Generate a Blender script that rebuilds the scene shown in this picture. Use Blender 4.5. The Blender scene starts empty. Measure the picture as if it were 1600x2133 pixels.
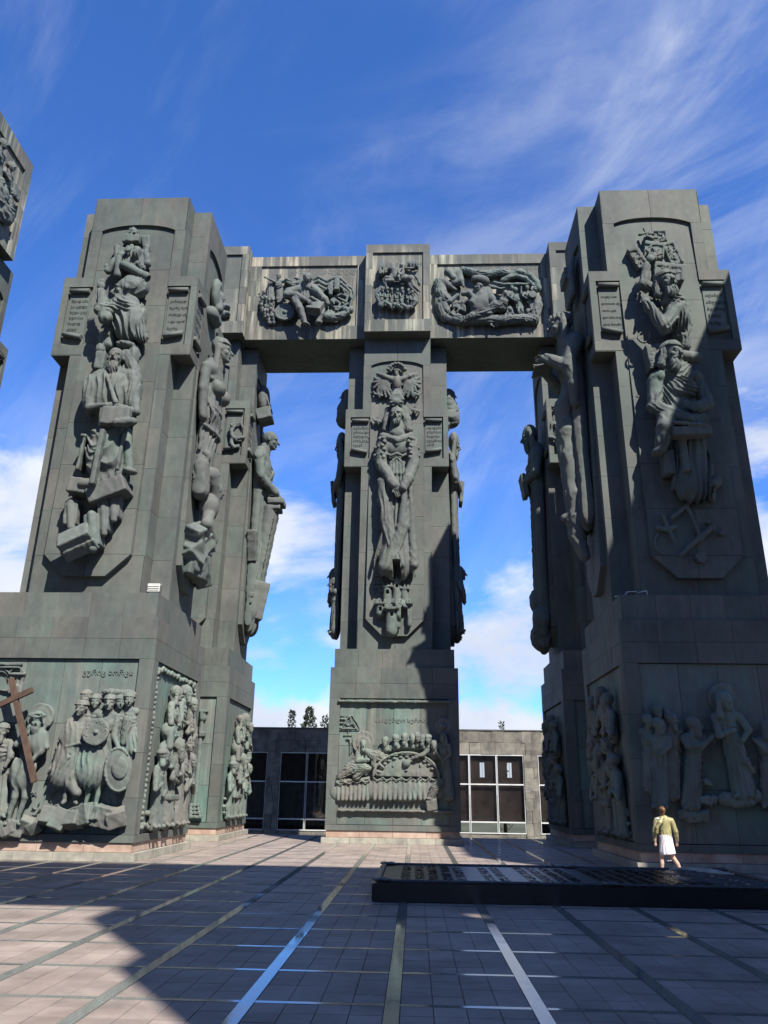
import bpy, bmesh, math, random
import numpy as np
from mathutils import Vector, Matrix, geometry
random.seed(7); np.random.seed(7)
S = bpy.context.scene
COL = S.collection
R = math.radians

# tuned values of sky and light
CI_A, CI_B, CI_X, CI_Y, CI_Z, CI_W = 52, 20, 11., 1.7, 7.0, .6
CU_X, CU_Y, BK_X, BK_Y = 6.24, 2.2, 0., 0.
SKY_TINT, SKY_STR, SUN_E, EXPO = (.72, 1.26, 2.1), .062, 5.0, 1.0
CLOUD_A, CLOUD_B = (5.6, 6.2, 7.6), (7.4, 7.8, 8.4)

# ------------------------------------------------------------------ camera
PITCH, YAW, ROLL, CAMH, FPX = R(20.01), R(2.44), R(.84), 2.0, 1605.7
fw = np.array([-math.sin(YAW) * math.cos(PITCH), math.cos(YAW) * math.cos(PITCH), math.sin(PITCH)])
rt = np.array([math.cos(YAW), math.sin(YAW), 0.])
up = np.cross(rt, fw)
rt, up = rt * math.cos(ROLL) + up * math.sin(ROLL), -rt * math.sin(ROLL) + up * math.cos(ROLL)
CAM = np.array([0., 0., CAMH])
cd = bpy.data.cameras.new('camera')
cam = bpy.data.objects.new('camera', cd)
COL.objects.link(cam)
M = Matrix.Identity(4)
for i in range(3):
    M[i][0], M[i][1], M[i][2] = rt[i], up[i], -fw[i]
M.translation = Vector(CAM)
cam.matrix_world = M
cd.sensor_fit = 'VERTICAL'
cd.sensor_height = 24.0
cd.lens = FPX / 2133.33 * 24.0
cd.clip_start, cd.clip_end = .1, 4000
S.camera = cam


def ray(x, y):
    return fw + rt * (x - 800.) / FPX - up * (y - 1066.5) / FPX


# ------------------------------------------------------------------ sky, sun, exposure
SUN = Vector((.64, -1., 1.31)).normalized()
w = bpy.data.worlds.new('World')
S.world = w
w.use_nodes = True
N, L = w.node_tree.nodes, w.node_tree.links
N.clear()


def nd(N, t, **k):
    n = N.new(t)
    for a, v in k.items():
        if a[0] == 'i' and a[1:].isdigit():
            n.inputs[int(a[1:])].default_value = v
        else:
            setattr(n, a, v)
    return n


def mth(N, L, op, a, b=None, clamp=False):
    n = N.new('ShaderNodeMath'); n.operation = op; n.use_clamp = clamp
    for i, v in enumerate((a, b)):
        if v is None: continue
        if isinstance(v, (int, float)): n.inputs[i].default_value = v
        else: L.new(v, n.inputs[i])
    return n.outputs[0]


def ramp(N, L, src, stops, interp='LINEAR'):
    n = N.new('ShaderNodeValToRGB'); n.color_ramp.interpolation = interp
    e = n.color_ramp.elements
    while len(e) < len(stops): e.new(.5)
    for q, (p, c) in zip(e, stops):
        q.position = p
        q.color = (c, c, c, 1) if isinstance(c, (int, float)) else (*c, 1)
    L.new(src, n.inputs[0])
    return n.outputs[0]


def mixc(N, L, fac, a, b, blend='MIX'):
    n = N.new('ShaderNodeMix'); n.data_type = 'RGBA'; n.blend_type = blend
    for s, v in ((n.inputs[0], fac), (n.inputs[6], a), (n.inputs[7], b)):
        if isinstance(v, (int, float)): s.default_value = v
        elif isinstance(v, tuple): s.default_value = (*v, 1)
        else: L.new(v, s)
    return n.outputs[2]


sky = nd(N, 'ShaderNodeTexSky', sky_type='NISHITA', sun_disc=False)
sky.sun_elevation = math.asin(SUN.z)
sky.sun_rotation = math.atan2(SUN.x, SUN.y)
sky.altitude = 900
sky.air_density, sky.dust_density, sky.ozone_density = 1.0, .05, 3.0
tc = nd(N, 'ShaderNodeTexCoord')
sep = nd(N, 'ShaderNodeSeparateXYZ'); L.new(tc.outputs['Generated'], sep.inputs[0])
el = sep.outputs[2]


def cloud(ang, stretch, scale, detail, rough, dist, loc):
    """noise over the directions of the sky, drawn out along streaks that rise to the right at the angle ang"""
    t = Vector((math.cos(R(ang)), -.34 * math.sin(R(ang)), .94 * math.sin(R(ang))))
    n_ = Vector((-math.sin(R(ang)), -.34 * math.cos(R(ang)), .94 * math.cos(R(ang))))
    cb = nd(N, 'ShaderNodeCombineXYZ')
    for k, (v, f) in enumerate(((t, stretch[0]), (n_, stretch[1]), (Vector((0, .94, .34)), stretch[2]))):
        dp = nd(N, 'ShaderNodeVectorMath', operation='DOT_PRODUCT'); L.new(tc.outputs['Generated'], dp.inputs[0]); dp.inputs[1].default_value = v
        L.new(mth(N, L, 'ADD', mth(N, L, 'MULTIPLY', dp.outputs['Value'], f), loc[k]), cb.inputs[k])
    n = nd(N, 'ShaderNodeTexNoise'); L.new(cb.outputs[0], n.inputs[0])
    n.inputs['Scale'].default_value, n.inputs['Detail'].default_value = scale, detail
    n.inputs['Roughness'].default_value, n.inputs['Distortion'].default_value = rough, dist
    return n.outputs[0]


# thin cirrus in two sets of streaks, a soft veil lower down, cumulus near the horizon
ci1 = cloud(CI_A, (.7, 2.6, 1), 2.2, 9, .66, .7, (CI_X, CI_Y, 0))
g1 = cloud(CI_A, (.8, 1.3, 1), 1.9, 3, .5, .3, (CI_Y, CI_X, 2))
ci2 = cloud(CI_B, (.6, 2.8, 1), 2.4, 9, .62, .5, (CI_Z, CI_X, 4))
g2 = cloud(CI_B, (.7, 1.4, 1), 1.6, 3, .5, .3, (CI_W, 1, 3))
c1 = mth(N, L, 'MULTIPLY', ramp(N, L, ci1, ((.42, 0.), (.78, 1.)), 'EASE'), ramp(N, L, g1, ((.40, .03), (.66, 1.)), 'EASE'))
c2 = mth(N, L, 'MULTIPLY', ramp(N, L, ci2, ((.40, 0.), (.72, 1.)), 'EASE'), ramp(N, L, g2, ((.50, .0), (.68, 1.)), 'EASE'))
cirrus = mth(N, L, 'ADD', mth(N, L, 'MULTIPLY', c1, .34), mth(N, L, 'MULTIPLY', c2, .40), True)
cu = cloud(8., (1., 1.9, 1.), 3.4, 10, .58, .35, (CU_X, CU_Y, 0))
thr = ramp(N, L, el, ((0., .30), (.10, .40), (.2, .40), (.33, .43), (.44, .55), (.6, .78)))
cuf = ramp(N, L, mth(N, L, 'MULTIPLY', mth(N, L, 'SUBTRACT', cu, thr), 5.5, True), ((0., 0.), (1., 1.)), 'EASE')
bank = cloud(0., (1., 1., 1.), 6., 8, .6, .2, (BK_X, BK_Y, 0))
bankf = mth(N, L, 'MULTIPLY', mth(N, L, 'SUBTRACT', mth(N, L, 'ADD', .118, mth(N, L, 'MULTIPLY', mth(N, L, 'SUBTRACT', bank, .5), .16)), el), 42., True)
cover = mth(N, L, 'MAXIMUM', mth(N, L, 'MAXIMUM', cuf, bankf), cirrus)
skyc = mixc(N, L, 1.0, sky.outputs[0], (SKY_TINT), 'MULTIPLY')
shade = cloud(0., (1., 1.6, 1.), 5., 6, .55, .2, (3, 1, 0))
cl_col = mixc(N, L, ramp(N, L, shade, ((.38, 0.), (.62, 1.))), CLOUD_A, CLOUD_B)
bgc = mixc(N, L, cover, skyc, cl_col)
bg = nd(N, 'ShaderNodeBackground'); L.new(bgc, bg.inputs[0]); bg.inputs[1].default_value = SKY_STR
wo = nd(N, 'ShaderNodeOutputWorld'); L.new(bg.outputs[0], wo.inputs[0])

sd = bpy.data.lights.new('sun', 'SUN')
sd.energy, sd.angle, sd.color = SUN_E, R(.53), (1., .945, .86)
so = bpy.data.objects.new('sun', sd); COL.objects.link(so)
so.rotation_euler = (-SUN).to_track_quat('-Z', 'Y').to_euler()
so.location = (20, -30, 60)
vs = S.view_settings
vs.view_transform, vs.look, vs.gamma, vs.exposure = 'Standard', 'None', 1, EXPO
vs.use_curve_mapping = False
S.render.engine = 'CYCLES'

# ------------------------------------------------------------------ materials
AF = .73
kf = lambda c: tuple(min(1., x * AF) for x in c)


def mat(name):
    m = bpy.data.materials.new(name); m.use_nodes = True
    N, L = m.node_tree.nodes, m.node_tree.links
    return m, N, L, N['Principled BSDF']


def noise(N, L, vec, scale, detail=4, rough=.55, sc=None, dist=0.):
    if sc:
        mp = N.new('ShaderNodeMapping'); mp.inputs['Scale'].default_value = sc
        L.new(vec, mp.inputs[0]); vec = mp.outputs[0]
    n = N.new('ShaderNodeTexNoise'); L.new(vec, n.inputs[0])
    n.inputs['Scale'].default_value, n.inputs['Detail'].default_value = scale, detail
    n.inputs['Roughness'].default_value, n.inputs['Distortion'].default_value = rough, dist
    return n.outputs[0]


def bump(N, L, b, src, strength, dist):
    n = N.new('ShaderNodeBump'); n.inputs['Strength'].default_value, n.inputs['Distance'].default_value = strength, dist
    L.new(src, n.inputs['Height']); L.new(n.outputs[0], b.inputs['Normal'])


def bronze(name, base, alt, green, pale, g_amt, p_amt, rnd=.3, rough=.5):
    """weathered sheet bronze: cloudy tone, verdigris patches, pale run-off streaks, tone of its own per sheet"""
    base, alt, green, pale = map(kf, (base, alt, green, pale))
    m, N, L, b = mat(name)
    pos = N.new('ShaderNodeNewGeometry').outputs['Position']
    big = noise(N, L, pos, .45, 5, .6)
    c = mixc(N, L, ramp(N, L, big, ((.40, 0.), (.60, 1.))), base, alt)
    gr = noise(N, L, pos, .8, 7, .62, (1, 1, .55), .6)
    c = mixc(N, L, mth(N, L, 'MULTIPLY', ramp(N, L, gr, ((.47, 0.), (.66, 1.))), g_amt), c, green)
    oi = N.new('ShaderNodeObjectInfo').outputs['Random']
    ph = N.new('ShaderNodeVectorMath'); ph.operation = 'ADD'; L.new(pos, ph.inputs[0])
    cx = N.new('ShaderNodeCombineXYZ'); L.new(mth(N, L, 'MULTIPLY', oi, 37.), cx.inputs[0]); L.new(mth(N, L, 'MULTIPLY', oi, 11.), cx.inputs[1])
    L.new(cx.outputs[0], ph.inputs[1])
    st = noise(N, L, ph.outputs[0], 3.2, 6, .6, (1, 1, .05))
    gate = noise(N, L, pos, .5, 3, .5, (1, 1, .35))
    stf = mth(N, L, 'MULTIPLY', ramp(N, L, st, ((.47, 0.), (.66, 1.))), ramp(N, L, gate, ((.40, 0.), (.60, 1.))))
    c = mixc(N, L, mth(N, L, 'MULTIPLY', stf, p_amt), c, pale)
    rust = noise(N, L, ph.outputs[0], 1.3, 5, .6, (1, 1, .16))
    c = mixc(N, L, mth(N, L, 'MULTIPLY', ramp(N, L, rust, ((.60, 0.), (.74, 1.))), .5 * min(1., p_amt + .3)), c, kf((.20, .145, .105)))
    wn = N.new('ShaderNodeTexWhiteNoise'); wn.noise_dimensions = '1D'; L.new(oi, wn.inputs['W'])
    warm = mixc(N, L, wn.outputs[0], (.92, .99, .985), (1.03, .985, .975))
    c = mixc(N, L, 1., c, warm, 'MULTIPLY')
    v = mth(N, L, 'ADD', mth(N, L, 'MULTIPLY', oi, rnd), 1. - rnd / 2)
    hv = N.new('ShaderNodeHueSaturation'); L.new(c, hv.inputs['Color']); L.new(v, hv.inputs['Value'])
    fine = noise(N, L, pos, 5., 6, .6, (1, 1, .5))
    c = mixc(N, L, .8, hv.outputs[0], ramp(N, L, fine, ((.3, .86), (.7, 1.12))), 'MULTIPLY')
    L.new(c, b.inputs['Base Color'])
    L.new(ramp(N, L, fine, ((.3, rough + .08), (.7, min(.95, rough + .28)))), b.inputs['Roughness'])
    b.inputs['Specular IOR Level'].default_value = .13
    bump(N, L, b, fine, .25, .03)
    return m


def plain(name, col, rough=.6, var=.25, scale=3., spec=.4, bmp=.0, metal=0., col2=None):
    col = kf(col); col2 = kf(col2) if col2 else None
    m, N, L, b = mat(name)
    pos = N.new('ShaderNodeNewGeometry').outputs['Position']
    n1 = noise(N, L, pos, scale, 6, .6)
    c = mixc(N, L, ramp(N, L, n1, ((.35, 0.), (.65, 1.))), tuple(x * (1 - var) for x in col), col2 or tuple(min(1, x * (1 + var)) for x in col))
    oi = N.new('ShaderNodeObjectInfo').outputs['Random']
    hv = N.new('ShaderNodeHueSaturation'); L.new(c, hv.inputs['Color'])
    L.new(mth(N, L, 'ADD', mth(N, L, 'MULTIPLY', oi, var), 1. - var / 2), hv.inputs['Value'])
    L.new(hv.outputs[0], b.inputs['Base Color'])
    b.inputs['Roughness'].default_value, b.inputs['Specular IOR Level'].default_value, b.inputs['Metallic'].default_value = rough, spec, metal
    if bmp: bump(N, L, b, noise(N, L, pos, scale * 6, 5, .7), bmp, .02)
    return m


MB = bronze('bronze_plate', (0.115, 0.125, 0.120), (0.157, 0.163, 0.151), (0.130, 0.195, 0.164), (0.243, 0.237, 0.198), .36, .36, .15)
MF = bronze('bronze_relief', (0.127, 0.139, 0.137), (0.156, 0.169, 0.160), (0.146, 0.221, 0.182), (0.278, 0.288, 0.239), .35, .25, .12, .60)
MG = bronze('bronze_green_plate', (0.131, 0.161, 0.152), (0.171, 0.183, 0.169), (0.153, 0.246, 0.217), (0.316, 0.313, 0.266), .85, .55)
MGF = bronze('bronze_green_relief', (0.151, 0.170, 0.158), (0.196, 0.196, 0.180), (0.184, 0.274, 0.230), (0.304, 0.308, 0.254), .6, .40, .12, .62)
ML = bronze('bronze_lintel', (0.111, 0.118, 0.111), (0.153, 0.155, 0.141), (0.129, 0.160, 0.134), (0.542, 0.509, 0.391), .3, 1.0, .2)
MD = plain('dark_joint', (.05, .052, .05), .8, .2)
MWOOD = plain('brown_bronze', (.115, .072, .052), .55, .2, 5.)
MPINK = plain('pink_stone', (.50, .33, .25), .75, .22, 2.2, .3, .3, 0, (.56, .43, .35))
MGREY = plain('grey_stone', (.36, .345, .30), .8, .2, 3., .3, .4, 0, (.46, .44, .36))
MTILE = plain('paving_tile', (.36, .288, .245), .62, .24, 1.1, .4, .25, 0, (.405, .335, .29))
_n, _l = MTILE.node_tree.nodes, MTILE.node_tree.links
_b = _n['Principled BSDF']; _src = _b.inputs['Base Color'].links[0].from_socket
_p = _n.new('ShaderNodeNewGeometry').outputs['Position']
_d = noise(_n, _l, _p, .55, 8, .68, None, .8); _e = noise(_n, _l, _p, 7., 6, .7)
_c = mixc(_n, _l, ramp(_n, _l, _d, ((.36, .42), (.50, .0))), _src, kf((.15, .135, .125)))
_c = mixc(_n, _l, ramp(_n, _l, _e, ((.60, 0.), (.74, .45))), _c, kf((.16, .145, .135)))
_l.new(_c, _b.inputs['Base Color'])
MBLACK = plain('black_granite', (.010, .010, .012), .28, .3, 8., .5)
MSLABTOP = plain('dark_bronze_plaque', (.050, .055, .062), .34, .3, 4., .5, .2)


def polished(name):
    m, N, L, b = mat(name)
    pos = N.new('ShaderNodeNewGeometry').outputs['Position']
    sp = noise(N, L, pos, 55., 3, .7)
    bg_ = noise(N, L, pos, 1.3, 4, .6)
    c = mixc(N, L, ramp(N, L, sp, ((.35, 0.), (.65, 1.))), kf((.15, .165, .155)), kf((.29, .30, .275)))
    L.new(c, b.inputs['Base Color'])
    L.new(ramp(N, L, bg_, ((.35, .04), (.65, .16))), b.inputs['Roughness'])
    b.inputs['Specular IOR Level'].default_value = .8
    return m


MSTRIP = polished('polished_granite_strip')

# ------------------------------------------------------------------ mesh helpers
UNIT = {}


def unit_box(m):
    if m.name not in UNIT:
        me = bpy.data.meshes.new('unit_box')
        v = [(x, y, z) for x in (0, 1) for y in (0, 1) for z in (0, 1)]
        me.from_pydata(v, [], [(0, 1, 3, 2), (4, 6, 7, 5), (0, 4, 5, 1), (2, 3, 7, 6), (0, 2, 6, 4), (1, 5, 7, 3)])
        me.materials.append(m)
        UNIT[m.name] = me
    return UNIT[m.name]


def link(name, me, parent=None):
    o = bpy.data.objects.new(name, me); COL.objects.link(o)
    if parent: o.parent = parent
    return o


def tag(o, label=None, cat=None, group=None, kind=None):
    for k, v in (('label', label), ('category', cat), ('group', group), ('kind', kind)):
        if v: o[k] = v
    return o


def thing(name, label, cat, loc=(0, 0, 0), group=None):
    o = bpy.data.objects.new(name, None); COL.objects.link(o)
    o.location = loc; o.empty_display_size = .2
    return tag(o, label, cat, group, 'thing')


def bx(name, m, parent, x0, x1, y0, y1, z0, z1):
    o = link(name, unit_box(m), parent)
    o.location = (x0, y0, z0); o.scale = (x1 - x0, y1 - y0, z1 - z0)
    return o


def mesh(name, verts, faces, m, parent=None, smooth=False):
    me = bpy.data.meshes.new(name)
    me.from_pydata([tuple(v) for v in verts], [], faces)
    me.validate(); me.update()
    for q in (m if isinstance(m, (list, tuple)) else [m]): me.materials.append(q)
    if smooth: me.shade_smooth()
    return link(name, me, parent)


class Face:
    """a flat face of a thing: u to the right, v up, w out of it; O in the thing's own coordinates"""
    def __init__(s, O, u, w, loc=(0, 0, 0)):
        s.O, s.u, s.w, s.v = np.array(O, float), np.array(u, float), np.array(w, float), np.array((0., 0., 1.))
        s.loc = np.array(loc, float)
        if abs(s.w[2]) > .9: s.v = np.cross(s.w, s.u)

    slant = None

    def P(s, u, v, w=0.):
        if s.slant: w = w + s.slant(v)
        return s.O + s.u * u + s.v * v + s.w * w

    def px(s, x, y, w=0.):
        if s.slant:
            f = Face(s.O, s.u, s.w, s.loc); v = f.px(x, y, w)[1]
            for _ in range(2): u, v = f.px(x, y, w + s.slant(v))
            return u, v
        return s._px(x, y, w)

    def _px(s, x, y, w=0.):
        """the point of this face, w metres proud of it, seen along a line of sight"""
        d = ray(x, y); O = s.O + s.loc + s.w * w
        t = ((O - CAM) @ s.w) / (d @ s.w)
        q = CAM + d * t - s.O - s.loc
        return q @ s.u, q @ s.v


def plate(name, m, parent, F, u0, u1, v0, v1, w0, w1, jit=.004):
    """one sheet on a face, a hair prouder or deeper than its neighbours"""
    w1 = w1 + random.uniform(-jit, jit)
    o = link(name, unit_box(m), parent)
    X, Y, Z = F.u * (u1 - u0), F.w * (w1 - w0), F.v * (v1 - v0)
    Mx = Matrix(((X[0], -Y[0], Z[0], 0), (X[1], -Y[1], Z[1], 0), (X[2], -Y[2], Z[2], 0), (0, 0, 0, 1)))
    Mx.translation = Vector(F.P(u0, v0, w1))
    o.matrix_basis = Mx
    return o


def clad(name, m, parent, F, u0, u1, vs, n, w0, w1, gap=.009, off=0.):
    """rows of sheets with open joints"""
    for r in range(len(vs) - 1):
        cut = [u0 + (u1 - u0) * i / n for i in range(n + 1)]
        if off and r % 2: cut = [u0] + [u0 + (u1 - u0) * (i + off) / n for i in range(n)] + [u1]
        for i in range(len(cut) - 1):
            if cut[i + 1] - cut[i] < .05: continue
            a = cut[i] + (gap / 2 if i else 0)
            b = cut[i + 1] - (gap / 2 if i < len(cut) - 2 else 0)
            plate(name, m, parent, F, a, b, vs[r] + gap / 2, vs[r + 1] - gap / 2, w0, w1)


def prism(name, m, parent, F, poly, w0, w1):
    """a flat polygon of sheet with thickness"""
    n = len(poly)
    vs_ = [F.P(u, v, w1) for u, v in poly] + [F.P(u, v, w0) for u, v in poly]
    tri = geometry.tessellate_polygon([[Vector((u, v, 0)) for u, v in poly]])
    fs = [tuple(t) for t in tri] + [tuple(n + i for i in reversed(t)) for t in tri]
    fs += [(i, n + i, n + (i + 1) % n, (i + 1) % n) for i in range(n)]
    o = mesh(name, vs_, fs, m, parent)
    bm = bmesh.new(); bm.from_mesh(o.data); bmesh.ops.recalc_face_normals(bm, faces=bm.faces); bm.to_mesh(o.data); bm.free()
    return o


def lin(a, b, n):
    return [a + (b - a) * i / n for i in range(n + 1)]


def tube(name, m, parent, p, q, r, n=14, r2=None, curl=False):
    p, q = Vector(p), Vector(q); ax = (q - p).normalized()
    a = ax.orthogonal().normalized(); b = ax.cross(a); r2 = r if r2 is None else r2
    v = [p + (a * math.cos(t) + b * math.sin(t)) * r for t in lin(0, 2 * math.pi, n)[:-1]] + [q + (a * math.cos(t) + b * math.sin(t)) * r2 for t in lin(0, 2 * math.pi, n)[:-1]]
    f = [(i, (i + 1) % n, n + (i + 1) % n, n + i) for i in range(n)] + [tuple(reversed(range(n))), tuple(range(n, 2 * n))]
    o = mesh(name, v, f, m, parent)
    for i, pl in enumerate(o.data.polygons): pl.use_smooth = i < n
    return o


# ------------------------------------------------------------------ ground
plaza = mesh('plaza_paving', [(-27, -24, -.012), (27, -24, -.012), (27, 40.7, -.012), (-27, 40.7, -.012)], [(0, 1, 2, 3)], MD)
tag(plaza, 'square laid with pinkish paving tiles and polished grey strips', 'plaza', kind='structure')
land = mesh('ground', [(-2500, -2500, -1.), (2500, -2500, -1.), (2500, 2500, -1.), (-2500, 2500, -1.)], [(0, 1, 2, 3)], plain('dry_ground', (.10, .105, .055), .9, .3, .05))
tag(land, 'open ground beyond the square', 'ground', kind='structure')
def seen(x, y, z=0):
    v = np.array((x, y, z)) - CAM; t = v @ fw
    return t > .3 and abs(FPX * (v @ rt) / t) < 830 and abs(FPX * (v @ up) / t) < 1090


SX, SY, X0, Y0 = 1.466, 1.474, -.225, 8.95      # the grid of strips
strips = []
for i in range(-11, 12):
    x = X0 + i * SX
    strips.append((abs(x), x - .075, x + .075, -3., 40.3, 0))
for j in range(-8, 22):
    y = Y0 + j * SY
    strips.append((abs(y - 8), X0 - 11 * SX, X0 + 11 * SX, y - .042, y + .042, 1))
hidden = []
for _, a, b, c, d, hz in strips:
    if hz:
        for i in range(-11, 11):
            x = X0 + i * SX
            if seen(x + SX / 2, c): bx('paving_strip', MSTRIP, plaza, x + .08, x + SX - .08, c, d, -.05, .002)
            else: hidden.append((x + .08, x + SX - .08, c, d))
    else:
        bx('paving_strip', MSTRIP, plaza, a, b, c, d, -.05, .003)
vv = [(x, y, .002) for q in hidden for x, y in ((q[0], q[2]), (q[1], q[2]), (q[1], q[3]), (q[0], q[3]))]
tag(mesh('paving_strips', vv, [tuple(range(i, i + 4)) for i in range(0, len(vv), 4)], MSTRIP, plaza), kind='stuff')
tl = []
for i in range(-11, 11):
    for j in range(-8, 21):
        xa, xb = X0 + i * SX + .08, X0 + (i + 1) * SX - .08
        ya, yb = Y0 + j * SY + .047, Y0 + (j + 1) * SY - .047
        for p in range(4):
            for q in range(4):
                a, b = xa + (xb - xa) * p / 4, xa + (xb - xa) * (p + 1) / 4
                c, d = ya + (yb - ya) * q / 4, ya + (yb - ya) * (q + 1) / 4
                tl.append((a + .0045, b - .0045, c + .0045, d - .0045))


tl.sort(key=lambda t: (not seen((t[0] + t[1]) / 2, (t[2] + t[3]) / 2), t[2]))
for k, (a, b, c, d) in enumerate(tl[:300]):
    bx('paving_tile', MTILE, plaza, a, b, c, d, -.04, random.uniform(-.003, .0015))
vv, ff = [], []
for a, b, c, d in tl[300:]:
    z = random.uniform(-.003, .0015); n = len(vv)
    vv += [(a, c, z), (b, c, z), (b, d, z), (a, d, z), (a, c, -.02), (b, c, -.02), (b, d, -.02), (a, d, -.02)]
    ff += [(n, n + 1, n + 2, n + 3), (n, n + 4, n + 5, n + 1), (n + 1, n + 5, n + 6, n + 2), (n + 2, n + 6, n + 7, n + 3), (n + 3, n + 7, n + 4, n)]
tag(mesh('paving_tiles', vv, ff, MTILE, plaza), kind='stuff')
far_pave = []
for (a, b, c, d) in ((-27, X0 - 11 * SX - .09, -24, 40.7), (X0 + 11 * SX + .09, 27, -24, 40.7), (X0 - 11 * SX - .09, X0 + 11 * SX + .09, -24, Y0 - 8 * SY - .05), (X0 - 11 * SX - .09, X0 + 11 * SX + .09, 40.32, 40.7)):
    far_pave.append(bx('paving_margin', MTILE, plaza, a, b, c, d, -.05, -.002))

# ------------------------------------------------------------------ columns


def column(cx, cy, label, side, hs, hp_, W=2.66, hp=2.9, top=24.9, arms=(17.5, 21.0), front_px=True, inner_tab=True, greenp=True):
    """one square pier: stone plinth, bronze pedestal with sunk panels, cross-shaped shaft with arms. side: +1 if the face turned to +x is in view, -1 for -x"""
    c = thing('monument_column', label, 'column', (cx, cy, 0), 'bronze columns of the monument')
    hb, hd, hl, zb = hp - .15, 2.2, 1.4, 8.1
    loc = (cx, cy, 0)
    FF = lambda d: Face((0, -d, 0), (1, 0, 0), (0, -1, 0), loc)
    SF = (lambda d: Face((d, 0, 0), (0, 1, 0), (1, 0, 0), loc)) if side > 0 else (lambda d: Face((-d, 0, 0), (0, -1, 0), (-1, 0, 0), loc))
    xs = (lambda a, b: (-a, b)) if side > 0 else (lambda a, b: (-b, a))     # far side, near side
    # plinth
    for (d0, z0, z1, m, n) in ((hp + .13, 0., .235, MGREY, 5), (hp - .05, .235, .5, MPINK, 4)):
        bx('plinth_core', MD, c, -d0 + .06, d0 - .06, -d0 + .06, d0 - .02, z0, z1 - .01)
        clad('plinth_block', m, c, FF(d0), -d0, d0, [z0, z1], n, -.3, 0, .012)
        clad('plinth_block', m, c, SF(d0), -d0 + (.3 if side > 0 else 0), d0 - (.3 if side < 0 else 0), [z0, z1], n, -.3, 0, .012)
    # pedestal core, face plates, sunk panels
    x0, x1 = xs(hp, hp - .17)
    bx('pedestal_core', MD, c, x0, x1, -hp + .17, hp, .5, 7.22)
    mg = MG if greenp else MB
    pz0, pz1, pb = .72, 5.9, .33
    for F, a, b in ((FF(hp), -hp, hp), (SF(hp), (-hp + .17), hp) if side > 0 else (SF(hp), -hp, hp - .17)):
        clad('bronze_plate', MB, c, F, a, b, [.5, pz0], 4, -.16, 0)
        clad('bronze_plate', MB, c, F, a, b, [pz1, 6.55, 7.25], 5, -.16, 0)
        lo, hi = max(a, -hp), min(b, hp)
        rows = [pz0, 1.75, 3.05, 4.35, pz1]
        clad('bronze_plate', MB, c, F, lo, -hp + pb + .14 if F.w[1] < -.5 or True else 0, rows, 1, -.16, 0)
        clad('bronze_plate', MB, c, F, hp - pb - .14, hi, rows, 1, -.16, 0)
        clad('panel_plate', mg, c, F, -hp + pb + .15, hp - pb - .15, [pz0 + .01, 2.2, 3.9, pz1 - .01], 4, -.165, -.09, .014)
    x0, x1 = xs(hb, hb - .04)
    bx('band_core', MD, c, x0, x1, -hb + .04, hb, 7.2, zb - .02)
    clad('bronze_plate', MB, c, FF(hb), -hb, hb, [7.25, zb], 5, -.6, 0)
    clad('bronze_plate', MB, c, SF(hb), -hb + (.6 if side > 0 else 0), hb - (.6 if side < 0 else 0), [7.25, zb], 5, -.6, 0)
    # shaft
    bx('shaft_core', MD, c, -hs + .03, hs - .03, -hd + .42, hd, zb - .05, top - .01)
    x0, x1 = xs(W, W - .42)
    bx('shaft_core', MD, c, x0, x1, -hl + .03, hl - .03, zb - .05, top - .1)
    za0, za1 = arms
    for sx in (-1, 1):
        for sy in (-1, 1):
            xo = W - (.17 if sx == side else 0)
            yo = hd - (.17 if sy < 0 else 0)
            p = sorted((sx * (hs - .04), sx * xo)); q = sorted((sy * (hl - .04), sy * yo))
            bx('arm_core', MD, c, p[0], p[1], q[0], q[1], za0, za1)
    rl = [zb, 9.6, 11.2, 12.8, 14.4, 16., za0]
    rh = [za1, 22.3, 23.6, top]
    tt = top - .08
    rh2 = [za1, 22.3, 23.6, tt]
    # sheets on the front of the side slabs, and on the sides of the front slab
    for sx in (-1, 1):
        F = Face((0, -hl, 0), (1, 0, 0), (0, -1, 0), loc)
        u0, u1 = sorted((sx * hs, sx * W))
        for rr in (rl, rh2): clad('bronze_plate', MB, c, F, u0, u1, rr, 1, -.03, 0)
        G = Face((sx * hs, 0, 0), (0, sx, 0), (sx, 0, 0), loc)
        u0, u1 = sorted((sx * -hl, sx * -hd))
        if sx < 0: u0, u1 = hl, hd
        else: u0, u1 = -hd, -hl
        for rr in (rl, rh): clad('bronze_plate', MB, c, G, u0, u1, rr, 1, -.03, 0)
    # two worked faces
    slab_face(c, FF(hd), hs, hp_, zb, top, W, arms, rl, rh, True)
    slab_face(c, SF(W), hl, hl - .33, zb, tt, hd, arms, rl, rh2, inner_tab)
    # underside, top and sides of the arms
    for sx in (-1, 1):
        xa, xb = sorted((sx * (hs + .005), sx * W))
        bx('arm_soffit', MB, c, xa, xb, -hd, -hl - .001, za0 - .03, za0 - .001)
        bx('arm_top', MB, c, xa, xb, -hd, -hl - .001, za1 + .001, za1 + .03)
        if sx != side:
            bx('bronze_plate', MB, c, *sorted((sx * W, sx * (W + .02))), -hd, -hl, za0, za1)
    if top > 24.8:
        r = 1.86
        v = [(-r, -1.9, top), (r, -1.9, top), (r, 2.1, top), (-r, 2.1, top), (-r * .62, -1.25, top + .42), (r * .62, -1.25, top + .42), (r * .62, 1.3, top + .42), (-r * .62, 1.3, top + .42)]
        mesh('column_cap', v, [(0, 1, 5, 4), (1, 2, 6, 5), (2, 3, 7, 6), (3, 0, 4, 7), (4, 5, 6, 7)], MB, c)
    bx('top_plate', MB, c, -hs, hs, -hd, hd, top - .009, top + .02)
    bx('top_plate', MB, c, -W, W, -hl, hl, top - .089, top - .06)
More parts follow.
